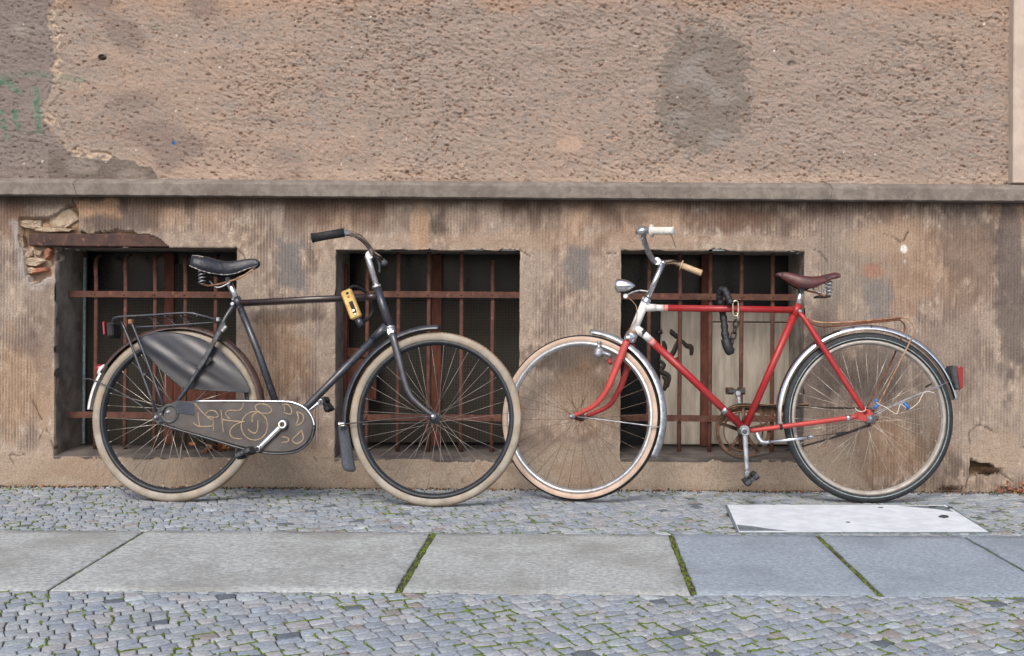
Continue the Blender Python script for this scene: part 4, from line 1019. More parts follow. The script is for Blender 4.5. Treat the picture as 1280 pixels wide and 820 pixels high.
# fork, stem, bars
fk = A.grp('fork')
for sy in (-1, 1):
    A.tube('fork_blade', [(489, 417, sy*.02), (492, 425, sy*.034), (500, 455, sy*.045), (505, 475, sy*.05), (512, 493, sy*.052), (524, 506, sy*.053), (541.5 if sy < 0 else 545, 520, sy*.053)], [.014, .014, .0135, .012, .0105, .009, .0085], 'navy', fk, 12, 5, flat=(.75, 1.1))
m_ = MB(); c0 = A(487.5, 407.5); m_.lathe(c0, A(489.5, 418) - c0, [(0, .0165), (.002, .0215), (.010, .0215), (.012, .017), (.014, .0205), (.030, .0205), (.033, .016)], 22); A.part('fork_crown', m_, 'chrome', fk)
m_ = MB(); pts = [A(x, y, -.026) for x, y in ((484, 411), (493, 413), (492.5, 417), (488, 423), (484, 416))]; m_.prism([(p.x, p.z) for p in pts], -.031, -.016, bev=.002); A.part('crown_badge', m_, 'chrome', fk)
for sy in (-1, 1):
    m_ = MB(); m_.lathe(A(541.5 if sy < 0 else 546, 520, sy*.056), (0, sy, 0), [(0, .012), (.003, .012), (.0035, .0085), (.010, .0085), (.012, .007), (.016, .0045)], 12); A.part('axle_nut', m_, 'chrome_clean' if sy < 0 else 'alu', fk)
st_ = A.grp('stem')
m_ = MB(); p0, p1 = A(471.5, 360.5), A(459.5, 320); m_.tube([p0, p0.lerp(p1, .9), p1], [.0125, .0125, .0135], 16); m_.lathe(p0 - hd*.004, -hd, [(-.002, .019), (.006, .021), (.009, .0165), (.014, .014)], 20); A.part('stem_post', m_, 'satin', st_)
m_ = MB(); c = A(463, 319.5); m_.tube([c + Vector((0, -.018, 0)), c + Vector((0, .018, 0))], .0165, 16); m_.tube([p1, c], .013, 12); A.part('stem_clamp', m_, 'chrome', st_)
hb = A.grp('handlebar')
A.tube('handlebar_tube', [(468, 318, .02), (466, 317.5, -.02), (461, 308, -.07), (455, 301, -.12), (446, 294.5, -.18), (434, 291, -.235), (424, 291.5, -.26)], .0112, 'chrome_clean', hb, 14, 6)
A.tube('handlebar_tube', [(466, 318.5, .018), (471, 320, .07), (475, 323, .13), (477, 326, .19), (479, 329, .24)], .0112, 'chrome', hb, 12, 5)
A.tube('grip', [(430.5, 290.5, -.255), (410, 294, -.268), (390.5, 297.5, -.272)], [.0178, .0172, .0178], 'rubber', hb, 16)
m_ = MB(); c = A(390.5, 297.5, -.272); d_ = c - A(410, 294, -.268); m_.lathe(c, d_, [(-.004, .0195), (.001, .020), (.003, .0175)], 16); A.part('grip_end', m_, 'rubber', hb)
A.tube('grip', [(477.5, 327, .20), (481, 331, .27)], .0165, 'rubber', hb, 14)
m_ = MB(); c = A(480, 330, .12); m_.lathe(c, (0.3, -1, .1), [(0, .014), (.012, .016), (.02, .013), (.024, .006)], 16); A.part('bell', m_, 'steel_dark', hb)
m_ = MB(); m_.tube(cr([A(470, 322, .04), A(474, 332, .03), A(474, 341, .02)], 4), .005, 8); A.part('brake_lever', m_, 'steel_dark', hb)
# seat post and saddle
A.tube('seat_post', [(285, 351, 0), (296.5, 375, 0)], .0128, 'satin', None, 16)
m_ = MB(); m_.tube([A(290.8, 374, -.016), A(290.8, 374, .018)], .0045, 8); m_.lathe(A(290.8, 380, -.02), (0, -1, 0), [(0, .009), (.006, .009), (.008, .006)], 10); A.part('seat_bolt', m_, 'alu')
sd_ = A.grp('saddle')
ST = [(247, 325, .07, 333), (249.5, 321.5, .098, 334), (256, 321.3, .105, 337), (264, 322.5, .1, 340), (272, 325, .083, 342.5), (282, 327, .06, 344), (292, 326.8, .042, 344), (302, 325, .03, 341), (312, 323.4, .024, 337), (320, 323.6, .02, 334), (324, 326.5, .012, 332)]
L4 = []
for px_, zt, hw, zs_ in ST:
    yv = -hw*.6; a_, b_ = A(px_, zt, 0), A(px_, zs_, yv); L4.append((a_.x, a_.z, hw, min(b_.z, a_.z - .008)))
A.part('saddle_cover', saddle_mesh(L4), 'blue_leather', sd_)
m_ = MB(); e_ = []
for x, zt, hw, zs_ in L4: e_.append(Vector((x, -hw*1.0, zs_ + random.uniform(-.001, .002))))
m_.tube(cr(e_, 4), [.0022*random.uniform(.5, 1.3) for _ in range((len(e_)-1)*4+1)], 6); A.part('frayed_edge', m_, 'cord', sd_)
m_ = MB(); m_.tube(cr([Vector((x, -hw*.8, zt - (zt-zs_)*.16 + .001)) for x, zt, hw, zs_ in L4[:4]], 4), .0018, 6)
m_.tube(cr([A(249.5, 322, y_) for y_ in (-.09, -.04, 0, .04, .09)], 3), .002, 6); A.part('frayed_edge', m_, 'cord', sd_)
for sy in (-1, 1):
    for k, (x, y) in enumerate(((250, 337), (250, 341), (250, 345), (250, 349))):
        pass
    A.part('saddle_spring', coil(A(252.5, 355, sy*.075), A(252, 333, sy*.075), .013, 5, .0026), 'alu', sd_)
    A.tube('saddle_rail', [(253, 355, sy*.07), (260, 357, sy*.055), (270, 356, sy*.035), (285, 352, sy*.022), (300, 347, sy*.022), (314, 338, sy*.014), (322, 330, sy*.006)], .0038, 'tan_steel' if sy < 0 else 'steel_dark', sd_, 8, 5)
A.tube('saddle_rail', [(262, 351, -.03), (272, 359.5, -.03), (288, 353, -.022)], .0034, 'alu', sd_, 8, 5)
m_ = MB(); m_.tube([A(284.5, 349, -.028), A(284.5, 349, .028)], .010, 14); A.part('saddle_clamp', m_, 'steel_dark', sd_)
# rear fender, lights
fender(A, 'rear_fender', WRc, .372, 3, 152, 'fender_brown', wid=.027, drop=.019)
fender(A, 'rear_fender_tip', WRc, .373, 152, 177, 'white_paint', wid=.0275, drop=.019)['label'] = 'white painted end of the rear fender'
for sy in (-1, 1):
    A.tube('fender_stay', [(194, 520, sy*.068), (160, 496, sy*.05), (126, 479, sy*.03), (113, 474, sy*.026), (106, 473.5, sy*.01)], .0026, 'steel_dark', None, 6, 5)
A.tube('cable', [(106, 474, .01), (104, 478, .012), (106, 486, .014)], .0018, 'steel_dark', None, 6, 4)
m_ = MB(); c = A(127, 462); d_ = (c - WRc).normalized(); m_.lathe(c - d_*.004, d_, [(0, .021), (.012, .02), (.022, .018), (.024, .016)], 18); o = A.part('rear_reflector', m_, 'red_lens')
m_ = MB(); m_.lathe(c - d_*.010, d_, [(0, .024), (.012, .024)], 18); A.part('reflector_housing', m_, 'white_paint')
lt = A.grp('rear_light'); c = A(142, 413)
m_ = MB(); m_.box((0, 0, 0), (.030, .075, .062), bev=.006); o = A.part('light_housing', m_, 'rubber', lt); o.location = c; o.rotation_euler = (0, R(-8), 0)
m_ = MB(); m_.box((0, 0, 0), (.010, .066, .056), bev=.003); o = A.part('light_lens', m_, 'red_lens', lt); o.location = A(134, 411); o.rotation_euler = (0, R(-8), 0)
# coat guard: half-moon of vinyl over the near upper half of the wheel
def guard(sy, name):
    yy = sy*.036; outl = [(173, 427.5), (180, 420), (192, 416.5), (206, 415.5), (222, 416.5), (240, 420), (258, 427), (276, 439), (293, 456), (305, 472), (312, 489), (296, 489.5), (262, 487.5), (240, 486), (228, 484), (216, 474), (202, 462), (188, 447), (178, 437)]
    P_ = [A(x, y, yy) for x, y in outl]; c = sum(P_, Vector()) / len(P_); m_ = MB(); rings = 9; n = len(P_) * 3
    P3 = cr(P_, 3, True); rq = random.Random(4)
    for r_ in range(rings + 1):
        t = 1 - r_ / rings
        for i, p in enumerate(P3):
            q = c + (p - c) * t; fold = (math.sin(q.x*42 + q.z*66) + .5*math.sin(q.x*70+q.z*110+1)) * .0032 * (1 - abs(2*t-1)*.6) if t < 1 else 0
            m_.v.append(Vector((q.x, yy + sy*(.003 + .006*(1-t)) + fold, q.z)))
    for r_ in range(rings):
        for i in range(n):
            j = (i+1) % n; m_.face((r_*n+i, r_*n+j, (r_+1)*n+j, (r_+1)*n+i))
    A.part(name, m_, 'vinyl'); return P3
P3 = guard(-1, 'coat_guard'); guard(1, 'coat_guard')
m_ = MB(); m_.tube([p + Vector((0, -.003, 0)) for p in P3], .0024, 6, closed=True); A.part('guard_edge', m_, 'steel_dark')
A.tube('guard_strap', [(280, 403, -.05), (271, 421, -.062), (262, 437, -.068), (254, 452, -.07), (247, 462, -.07)], .008, 'steel_dark', None, 8, 4, flat=(.35, 1.3))
m_ = MB(); o_ = A(280, 411, -.058); m_.box((0, 0, 0), (.014, .012, .03), bev=.003); o = A.part('strap_buckle', m_, 'alu'); o.location = o_; o.rotation_euler = (0, R(40), 0)
m_ = MB(); pl = [A(x, y, -.064) for x, y in ((251, 450), (259, 443), (266, 449), (259, 457))]; m_.prism([(p.x, p.z) for p in pl], -.066, -.062); A.part('guard_clip', m_, 'rubber')
# luggage rack
rk = A.grp('luggage_rack')
for sy in (-1, 1):
    A.tube('rack_rail', [(141, 403, sy*.045), (142, 398.5, sy*.055), (150, 396, sy*.06), (180, 394.3, sy*.06), (232, 391.2, sy*.06), (250, 394, sy*.055), (268, 399, sy*.035), (274, 401, sy*.02)], .0046, 'navy', rk, 8, 5)
    for (x0, y0, x1, y1) in ((152, 402, 195, 514), (163.5, 401, 206, 512)):
        A.tube('rack_leg', [(x0, y0, sy*.06), ((x0*2+x1)/3+1, (y0*2+y1)/3, sy*.066), (x1, y1, sy*.072)], .0058, 'navy', rk, 8, 3)
A.tube('rack_rail', [(141, 404, -.045), (141, 404.5, .045)], .0045, 'navy', rk, 8)
for x in (166, 186, 206, 226, 246):
    m_ = MB(); a_, b_ = A(x, 394.5, -.06), A(x, 394.5, -.06); b_ = Vector((b_.x, .06, b_.z)); m_.tube([a_, b_], .003, 6); A.part('rack_slat', m_, 'navy', rk)
A.tube('rack_rail', [(166, 409, -.03), (210, 407, -.03), (274, 402.5, -.02)], .0042, 'navy', rk, 8, 3)
for x in (196, 216, 236): A.tube('rack_slat', [(x-10, 396, .0), (x+5, 407, -.02)], .0028, 'navy', rk, 6)
m_ = MB(); m_.box((0, 0, 0), (.016, .02, .018), bev=.003); o = A.part('rack_bracket', m_, 'alu', rk); o.location = A(273, 399.5, -.025)
m_ = MB(); m_.box((0, 0, 0), (.018, .02, .02), bev=.003); o = A.part('rack_bracket', m_, 'tan_steel', rk); o.location = A(163.5, 402.5, -.06)
m_ = MB(); m_.box((0, 0, 0), (.012, .012, .014), bev=.002); o = A.part('rack_bracket', m_, 'navy', rk); o.location = A(181, 468, -.071)
# chain case
cc = A.grp('chain_case')
body = [(206, 512), (212, 505), (221, 500.5), (243, 502), (300, 502), (356, 503), (368, 504.5), (378, 509), (386, 516), (391, 526), (392, 534), (389.5, 545), (383, 555), (373, 562), (360, 565), (340, 565.5), (322, 563), (298, 558), (255, 545), (222, 535.5), (208, 530), (203, 521)]
bp_ = [A(x, y, -.072) for x, y in body]; bpl = [(p.x, p.z) for p in bp_]
m_ = MB(); m_.prism(bpl, -.077, -.030, bev=.006); A.part('case_body', m_, 'case', cc)
m_ = MB(); tl = [A(x, y, -.0785) for x, y in ((222, 502), (242.5, 503.5), (242.5, 519), (224, 516.5), (219, 509))]; m_.prism([(p.x, p.z) for p in tl], -.0795, -.070, bev=.001); A.part('case_tail', m_, 'case_blue', cc)
trim = [(243, 501.5), (300, 501.3), (355, 502), (368, 503.8), (379, 508.5), (386.5, 515.5), (391.5, 525), (392.8, 532)]
tp = cr([A(x, y, -.074) for x, y in trim], 5); m_ = MB(); m_.tube(tp, .0052, 8, flat=(1.3, 1)); A.part('chrome_trim', m_, 'chrome_clean', cc)
low = [(392.5, 533), (390, 546), (383.5, 556), (373, 563.5), (358, 567), (340, 567), (322, 564.5), (298, 559.5), (255, 546.5), (222, 537), (200, 530)]
m_ = MB(); m_.tube(cr([A(x, y, -.074) for x, y in low], 4), .0042, 8); A.part('case_rim', m_, 'navy', cc)
m_ = MB(); c = A(212, 517, -.076); m_.revolve([(.028, -.003), (.040, -.003), (.040, .003), (.028, .003)], c, 30); A.part('hub_cap', m_, 'steel_dark', cc)
S8 = [[(500, 190), (545, 240), (610, 310), (680, 365)], [(540, 280), (545, 350), (550, 425), (490, 387)], [(550, 425), (620, 427), (680, 420)], [(610, 310), (640, 275), (700, 268), (742, 310), (722, 335), (640, 325)], [(690, 330), (695, 470)],
      [(770, 258), (782, 370), (795, 492)], [(998, 190), (960, 262), (850, 265), (815, 300), (860, 352)], [(785, 358), (880, 370), (1010, 378)], [(975, 378), (890, 425), (858, 490), (895, 540), (980, 550)], [(1130, 285), (1085, 320), (1083, 385)], [(1138, 362), (1135, 465), (1095, 492), (1038, 452)]]
S8.append([(1105 + 132*math.cos(a/12*6.283), 420 + 142*math.sin(a/12*6.283)) for a in range(13)]); S8.append([(1195 + 82*math.cos(a/12*6.283), 248 + 48*math.sin(a/12*6.283 + .3)) for a in range(13)])
strokes = [[(180 + x/8, 480 + y/8) for x, y in q] for q in S8]
S4 = [[(1090, 225), (1118, 222), (1138, 250), (1132, 272), (1095, 262)], [(1100, 228), (1104, 258)], [(1162, 258), (1195, 275), (1192, 310), (1160, 328), (1172, 290), (1162, 258)], [(1188, 352), (1196, 395), (1165, 418), (1142, 400), (1170, 370), (1188, 352)], [(1090, 385), (1118, 390), (1120, 408), (1088, 412)]]
strokes += [[(80 + x/4, 450 + y/4) for x, y in q] for q in S4]
for q in strokes:
    m_ = MB(); m_.tube(cr([A(x, y, -.0778) for x, y in q], 5), .0031, 6, flat=(.12, 1)); A.part('painted_scribble', m_, 'tan_paint', cc)
# cranks and pedals
bb = A(353.5, 530.5, -.088); e1 = A(322.5, 561, -.092)
crank_arm(A, bb, e1, 'chrome_clean', w0=.0115, w1=.0095); m_ = MB(); m_.lathe(bb + Vector((0, -.010, 0)), (0, -1, 0), [(0, .011), (.003, .010), (.004, .007)], 14); A.part('crank_bolt', m_, 'fender_brown')
m_ = MB(); m_.lathe(bb + Vector((0, .006, 0)), (0, 1, 0), [(-.001, .022), (.006, .024)], 18); A.part('crank_boss', m_, 'navy')
pedal(A, 'pedal', A(313, 566, -.095), R(-25), .085, .062)
e2 = A(401, 502, .075); crank_arm(A, A(366, 530, .07), e2, 'chrome', w0=.0095, w1=.0085); pedal(A, 'pedal', A(404, 505, .085), R(60), .085, .06, out=1)
# front fender, stay, mudflap
fender(A, 'front_fender', WFc, .381, 89, 184, 'navy', wid=.028, drop=.02)
fdir = Vector((.82, -.57, 0)).normalized(); fn_ = Vector((fdir.y, -fdir.x, 0)); m_ = MB(); N, nc = 9, 12
top, bot = A(431, 534, -.004), A(438.5, 590, -.004)
for sgn in (0, 1):
    for i in range(nc):
        t = i/(nc-1); p = top.lerp(bot, t) + Vector((0, 0, 0)); wd = .031 + .008*t
        for k in range(N):
            u_ = -1 + 2*k/(N-1); dz_ = .016*abs(u_)**3 if i == nc-1 else (.004*abs(u_)**3 if i == nc-2 else 0)
            m_.v.append(p + fdir*(u_*wd) + fn_*(.010*(u_*u_) - .003*sgn) + Vector((0, 0, dz_)))
for sgn in (0, 1):
    for i in range(nc-1):
        for k in range(N-1): a_ = sgn*nc*N + i*N + k; m_.face((a_, a_+1, a_+N+1, a_+N))
for i in range(nc-1):
    for k in (0, N-1): m_.face((i*N+k, (i+1)*N+k, nc*N+(i+1)*N+k, nc*N+i*N+k))
for k in range(N-1): m_.face(((nc-1)*N+k, (nc-1)*N+k+1, nc*N+(nc-1)*N+k+1, nc*N+(nc-1)*N+k))
A.part('mudflap', m_, 'flap')
m_ = MB(); m_.box((0, 0, 0), (.032, .064, .019), bev=.004); o = A.part('flap_clamp', m_, 'chrome_clean'); o.location = A(429, 530.5, 0)
for sy in (-1, 1): A.tube('fender_stay', [(540, 520.5, sy*.06), (500, 523, sy*.045), (436, 529.5, sy*.034), (422, 532, sy*.03)], .0028, 'maroon_black', None, 6, 3)
# tail-light wires etc.
A.tube('cable', [(300, 383, -.016), (380, 379, -.014), (465, 375, -.012)], .0016, 'rubber', None, 5, 4)

# brass coloured lock hanging on the black bicycle
lk = thing('bicycle_lock', 'yellowed lock with black shackle hanging on the top tube of the black bicycle', 'lock'); lk.matrix_world = A.mw
m_ = MB(); c0, c1 = A(432.5, 363, -.032), A(446, 398, -.032); ax = (c1-c0).normalized(); ct = (c0+c1)/2; ang = math.atan2(ax.x, ax.z)
m_.box((0, 0, 0), (.046, .032, (c1-c0).length), bev=.006); o = m_.build('lock_body', M['gold'], lk); o.location = ct; o.rotation_euler = (0, ang, 0)
def onlock(x, y, w_, h_, name, mat, dy=-.0165):
    p = A(x, y, -.032 - .016); m2 = MB(); m2.box((0, 0, 0), (w_, .003, h_), bev=.0012); o2 = m2.build(name, M[mat], lk); o2.location = p; o2.rotation_euler = (0, ang, 0)
onlock(434.2, 366.5, .012, .010, 'keyhole', 'rubber'); onlock(435.5, 371, .012, .010, 'sticker', 'orange'); onlock(441, 384, .016, .052, 'lock_face', 'rubber')
m_ = MB(); m_.lathe(A(442, 388, -.0505), (0, -1, 0), [(0, .006), (.003, .005)], 10); m_.lathe(A(444, 392.5, -.0505), (0, -1, 0), [(0, .005), (.003, .004)], 10); m_.build('lock_button', M['chrome_clean'], lk)
m_ = MB(); m_.tube([A(447, 398, -.03), A(452, 408, -.03)], .014, 12); m_.build('lock_end', M['navy'], lk)
m_ = MB(); m_.tube(cr([A(451, 402, -.025), A(458, 400, .02), A(465, 391, .045), A(464.5, 378, .05), A(458, 366, .045), A(444, 358, .0), A(436, 361, -.028)], 6), .0066, 10); m_.build('shackle', M['rubber'], lk)

# ================= right bicycle: red one
B = Bike('red_bicycle', 'red bicycle with white head tube, chrome fenders and brown leather saddle, leaning at the right', (1085, 629), (737, 627), 3)
RB = .3515; WB = B(1085, 521.5); WB.z = RB
make_wheel(B, WB, RB, .0195, ['grey_tyre', 'grey_tyre'], 'dull_rim', 'spoke', rim_h=.0115, hub_r=.022, hubmat='alu', phase=.02, stripe='stripe', tread=False, split=.9, valve=R(28), spr=.0008)
# steering: everything that turns with the bars is laid out straight and rotated about the head axis
STEER = 20
hp, hq = B(808, 371), B(791, 415); hax = (hp - hq).normalized()
def steer_m(deg): return Matrix.Translation(hq) @ Matrix.Rotation(R(deg), 4, hax) @ Matrix.Translation(-hq)
SM = steer_m(-STEER)
SI = SM.inverted(); SR = SM.to_3x3()
cf = B(724, 523); RBf = .3445
# wheel centre in the unsteered frame lies in the frame plane; find it from the pictured hub
cF = B(729, 522); 
for _ in range(8):
    w_c = SM @ cF; pw = B.mw @ w_c; qx, qy = to_px(pw.x, pw.z, pw.y); cF = cF + Vector(((724-qx)*.0033, 0, 0)); cF.z += (RBf + .001 - (SM @ cF).z)
sf = empty('front_assembly', (0, 0, 0), B.root); sf.matrix_local = SM
def S(px, py, ys=0.0):
    """pixel on the picture to the unsteered frame at side offset ys from the steered wheel plane"""
    n = SR @ Vector((0, 1, 0)); o = hq + n * ys; wo_ = B.mw @ o; wn = (B.mw.to_3x3() @ n); d = ray(px, py)
    t = (wo_ - CP).dot(wn) / d.dot(wn); pl_ = B.mw.inverted() @ (CP + d * t); return SI @ pl_
class Sub(Bike):
    def __init__(s): s.root = sf
    def __call__(s, px, py, y=0.0): return S(px, py, y)
F_ = Sub()
make_wheel(F_, cF, RBf, .0175, ['tan_wall', 'rubber'], 'soft_alu', 'dull_spoke', rim_h=.014, hub_r=.017, hubmat='rust', split=.42, tread=False, phase=.04, hub_w=.028, valve=R(174), spr=.0009)
fender(F_, 'front_fender', cF, .371, -27, 83, 'alu', wid=.026, drop=.02, th=.001)
for o in bpy.data.objects:
    pass
fk = F_.grp('fork')
F_.tube('fork_blade', [(783, 427, -.024), (778, 440, -.036), (766, 470, -.046), (758, 488, -.05), (745, 505, -.052), (730, 514, -.052), (715, 520.5, -.052)], [.0135, .0140, .0125, .011, .0095, .0085, .0075], 'pink_red', fk, 12, 5, flat=(.8, 1.15))
F_.tube('fork_blade', [(790, 430, .024), (788, 442, .036), (781, 470, .046), (773, 489, .05), (762, 506, .052), (747, 514.5, .052), (733, 520, .052)], [.0125, .0130, .0115, .0105, .009, .008, .0075], 'red', fk, 12, 5, flat=(.8, 1.15))
m_ = MB(); a_, b_ = F_(791, 416), F_(784.5, 430); m_.lathe(a_, b_ - a_, [(0, .018), (.004, .024), (.024, .0255), (.036, .024), (.042, .018)], 22); 
m_.box((a_+b_)/2, (.034, .075, .03), bev=.01); F_.part('fork_crown', m_, 'chrome_clean', fk)
for sy, x in ((-1, 715), (1, 733)):
    m_ = MB(); m_.lathe(F_(x, 520.5, sy*.058), (0, sy, 0), [(-.004, .013), (.0, .013), (.001, .0085), (.008, .0085), (.009, .005), (.016, .0045)], 10); F_.part('axle_nut', m_, 'alu', fk)
for sy, x in ((-1, 722), (1, 736)): F_.tube('fender_stay', [(x, 521, sy*.055), (775, 527.5, sy*.04), (825, 534, sy*.026)], .0027, 'alu', None, 6, 3)
# stem and bars
st_ = F_.grp('stem'); m_ = MB(); a_, b_ = F_(810, 372), F_(828.5, 329); m_.tube([a_, b_], .0118, 14); m_.lathe(F_(806.5, 379), a_-F_(806.5, 379), [(0, .017), (.004, .021), (.010, .021), (.012, .017), (.016, .019), (.022, .018), (.024, .013)], 20); F_.part('stem_post', m_, 'chrome', st_)
m_ = MB(); c = F_(822.5, 327.5); m_.tube([c+Vector((0, -.02, 0)), c+Vector((0, .02, 0))], .0155, 14); m_.tube([b_, c], [.0125, .013], 12); m_.lathe(b_, b_-a_, [(-.002, .0125), (.006, .012), (.008, .006)], 12); F_.part('stem_clamp', m_, 'chrome_clean', st_)
hb = F_.grp('handlebar')
# near half: forward, out and back
F_.tube('handlebar_tube', [(824, 327, .0), (818, 327, -.02), (811, 316, -.08), (806, 303, -.15), (804.5, 294, -.20), (808, 289, -.25), (818, 288.3, -.275)], .0112, 'alu', hb, 14, 6)
F_.tube('handlebar_tube', [(824, 328, .0), (829, 329, .03), (836, 328, .10), (842, 328, .17), (849, 330.5, .23), (856, 334, .25)], .0112, 'chrome', hb, 14, 6)
def grip(p0, p1, r0, mat, flange_mat=None):
    g_ = F_.grp('grip', hb); p0, p1 = Vector(p0), Vector(p1); L_ = (p1-p0).length; prof = []; n = 22
    prof += [(-.002, r0*.9), (0, r0*1.75), (.004, r0*1.8), (.006, r0*1.0)]
    for k in range(n): t = .008 + (L_-.014)*k/(n-1); prof.append((t, r0*(1.0 + .05*(k % 2))))
    prof += [(L_-.004, r0*1.12), (L_, r0*1.05), (L_+.002, r0*.6)]
    m_ = MB(); m_.lathe(p0, p1-p0, prof, 18); F_.part('grip_sleeve', m_, mat, g_)
grip(F_(814, 288.7, -.27), F_(842, 288.5, -.285), .0148, 'white_grip'); grip(F_(851, 331.5, .24), F_(877, 341.5, .265), .0135, 'tan_grip')
m_ = MB(); c = F_(803.5, 288, -.235); m_.lathe(c + Vector((0, .0, -.014)), Vector((-.3, -.3, 1)), [(0, .012), (.004, .025), (.010, .0275), (.018, .026), (.026, .019), (.031, .008)], 22); F_.part('bell', m_, 'chrome_clean', hb)
m_ = MB(); m_.tube(cr([F_(799, 293, -.2), F_(799, 298, -.2), F_(802.5, 299, -.2), F_(805, 294, -.2)], 5), .003, 7); F_.part('bell_bracket', m_, 'chrome', hb)
F_.tube('brake_cable', [(839, 293, -.26), (841.5, 300, -.23), (845, 309, -.2)], .0015, 'tan_steel', None, 6, 4)
# headlamp
hl = F_.grp('headlamp'); c = F_(771, 357.5); d_ = (F_(796, 357) - c).normalized()
m_ = MB(); m_.lathe(c, d_, [(0, .028), (.003, .0305), (.012, .0305), (.03, .0285), (.048, .023), (.064, .0145), (.076, .005), (.079, .001)], 26); F_.part('lamp_shell', m_, 'chrome_clean', hl)
m_ = MB(); m_.lathe(c + d_*.002, -d_, [(0, .0275), (.003, .026), (.007, .018), (.009, .006)], 24); F_.part('lamp_lens', m_, 'glass_lens', hl)
m_ = MB(); m_.tube(cr([F_(811, 365), F_(800, 363.5), F_(790, 366), F_(782, 370.5)], 5), [.009]*6 + [.008]*5 + [.007]*5, 10, flat=(1, .55)); m_.lathe(F_(782, 370, -.008), (0, 1, 0), [(0, .010), (.016, .010)], 12); F_.part('lamp_bracket', m_, 'alu', hl)
F_.tube('wire', [(784, 371, -.01), (792, 378, -.018), (796, 386, -.02), (795, 400, -.022), (786, 412, -.028)], .0014, 'tan_steel', None, 5, 5)
# dynamo
dy = F_.grp('dynamo'); c = F_(747.5, 447, -.03); d_ = (F_(749, 427, -.03) - c).normalized()
m_ = MB(); m_.lathe(c, d_, [(0, .010), (.002, .019), (.014, .0215), (.020, .0205), (.024, .0215), (.034, .020), (.040, .012), (.045, .007), (.058, .007), (.060, .009), (.068, .009), (.070, .004)], 20); F_.part('dynamo_body', m_, 'alu', dy)
m_ = MB(); m_.tube([F_(752, 440, -.03), F_(764, 445, -.032)], .008, 8); m_.tube([F_(757, 449, -.03), F_(763, 452, -.04)], .005, 8, m=0); F_.part('dynamo_bracket', m_, 'alu', dy)
m_ = MB(); m_.tube([F_(760, 449, -.04), F_(764, 455, -.045)], .007, 8); F_.part('dynamo_clamp', m_, 'red', dy)
# frame
fr = B.grp('frame')
B.tube('head_tube', [(808.5, 373, 0), (791.5, 414, 0)], .0175, 'white_paint', fr, 18)
B.tube('lug', [(806, 384.5, 0), (820, 384.7, 0)], [.0175, .015], 'white_paint', fr, 14); B.tube('lug', [(794, 410, 0), (805, 418, 0)], [.0185, .0164], 'white_paint', fr, 14)
m_ = MB(); m_.lathe(B(791.5, 413.5), hq - hp, [(0, .019), (.004, .0205), (.010, .020), (.012, .016)], 20); B.part('headset_cup', m_, 'tan_steel', fr)
B.tube('top_tube_white', [(818, 384.7, 0), (829, 384.9, 0)], .0137, 'white_paint', fr, 14)
M['fade'] = pm('white_to_red_fade', srgb(206, 150, 146), srgb(196, 92, 90), 40, .4, .5)
B.tube('top_tube_fade', [(829, 384.9, 0), (835, 385.0, 0)], .01372, 'fade', fr, 14)
B.tube('top_tube', [(835, 385.0, 0), (998, 387.5, 0)], .0138, 'red', fr, 14)
B.tube('down_tube_white', [(803, 416, 0), (813, 425.2, 0)], .0153, 'white_paint', fr, 14); B.tube('down_tube_fade', [(813, 425.2, 0), (818, 429.9, 0)], .01532, 'fade', fr, 14)
B.tube('down_tube', [(818, 429.9, 0), (860, 469, 0), (927, 533, 0)], .0154, 'red', fr, 14)
m_ = MB(); m_.tube([B(802.5, 414), B(804, 417.5)], .0162, 14); m_.tube([B(799, 419.5), B(805.2, 413.2)], .001, 4); 
B.tube('cable_band', [(801.5, 414.5, 0), (804.5, 417.4, 0)], .0172, 'rubber', fr, 14)
B.tube('seat_tube', [(997.5, 383, 0), (932, 533, 0)], .0146, 'red', fr, 14)
B.tube('seat_lug', [(998.5, 381, 0), (993, 394.5, 0)], .0168, 'red', fr, 14)
m_ = MB(); m_.lathe(B(931, 538, -.036), (0, 1, 0), [(0, .0195), (.004, .0215), (.068, .0215), (.072, .0195)], 20); B.part('bottom_bracket', m_, 'alu', fr)
for sy in (-1, 1):
    B.tube('seat_stay', [(999, 391, sy*.016), (1008, 402, sy*.03), (1035, 444, sy*.052), (1082, 517, sy*.062)], [.0085, .0115, .0125, .0105], 'red' if sy < 0 else 'pink_red', fr, 12, 5)
    B.tube('chain_stay', [(938, 538.5, sy*.022), (980, 533, sy*.045), (1030, 526.5, sy*.058), (1072, 520.5, sy*.062)], [.0085, .0098, .0102, .0098], 'pink_red', fr, 12, 5)
    m_ = MB(); pl = [B(x, y, sy*.064) for x, y in ((1068, 517), (1078, 513), (1086, 511), (1091, 517), (1089, 524), (1082, 527), (1070, 524))]; m_.prism([(p.x, p.z) for p in pl], sy*.064-.0035, sy*.064+.0035, bev=.0015); B.part('dropout', m_, 'pink_red', fr)
m_ = MB(); m_.lathe(B(1087, 522.5, -.069), (0, -1, 0), [(0, .0125), (.003, .0125), (.004, .009), (.012, .009), (.013, .005), (.020, .0045)], 12); B.part('axle_nut', m_, 'alu', fr)
m_ = MB(); m_.lathe(B(1000, 389.5, -.016), (0, -1, 0), [(0, .009), (.005, .009), (.007, .006)], 12); B.part('seat_bolt', m_, 'alu', fr)
B.tube('cable_band', [(974.5, 534.2, -.044), (978, 533.7, -.045)], .0112, 'rubber', fr, 14); B.tube('cable_clip', [(1057.5, 522.4, -.061), (1063, 521.6, -.061)], .0112, 'chrome_clean', fr, 14)
B.tube('cable_clip', [(903.5, 511, 0), (908, 515.5, 0)], .0162, 'alu', fr, 14)
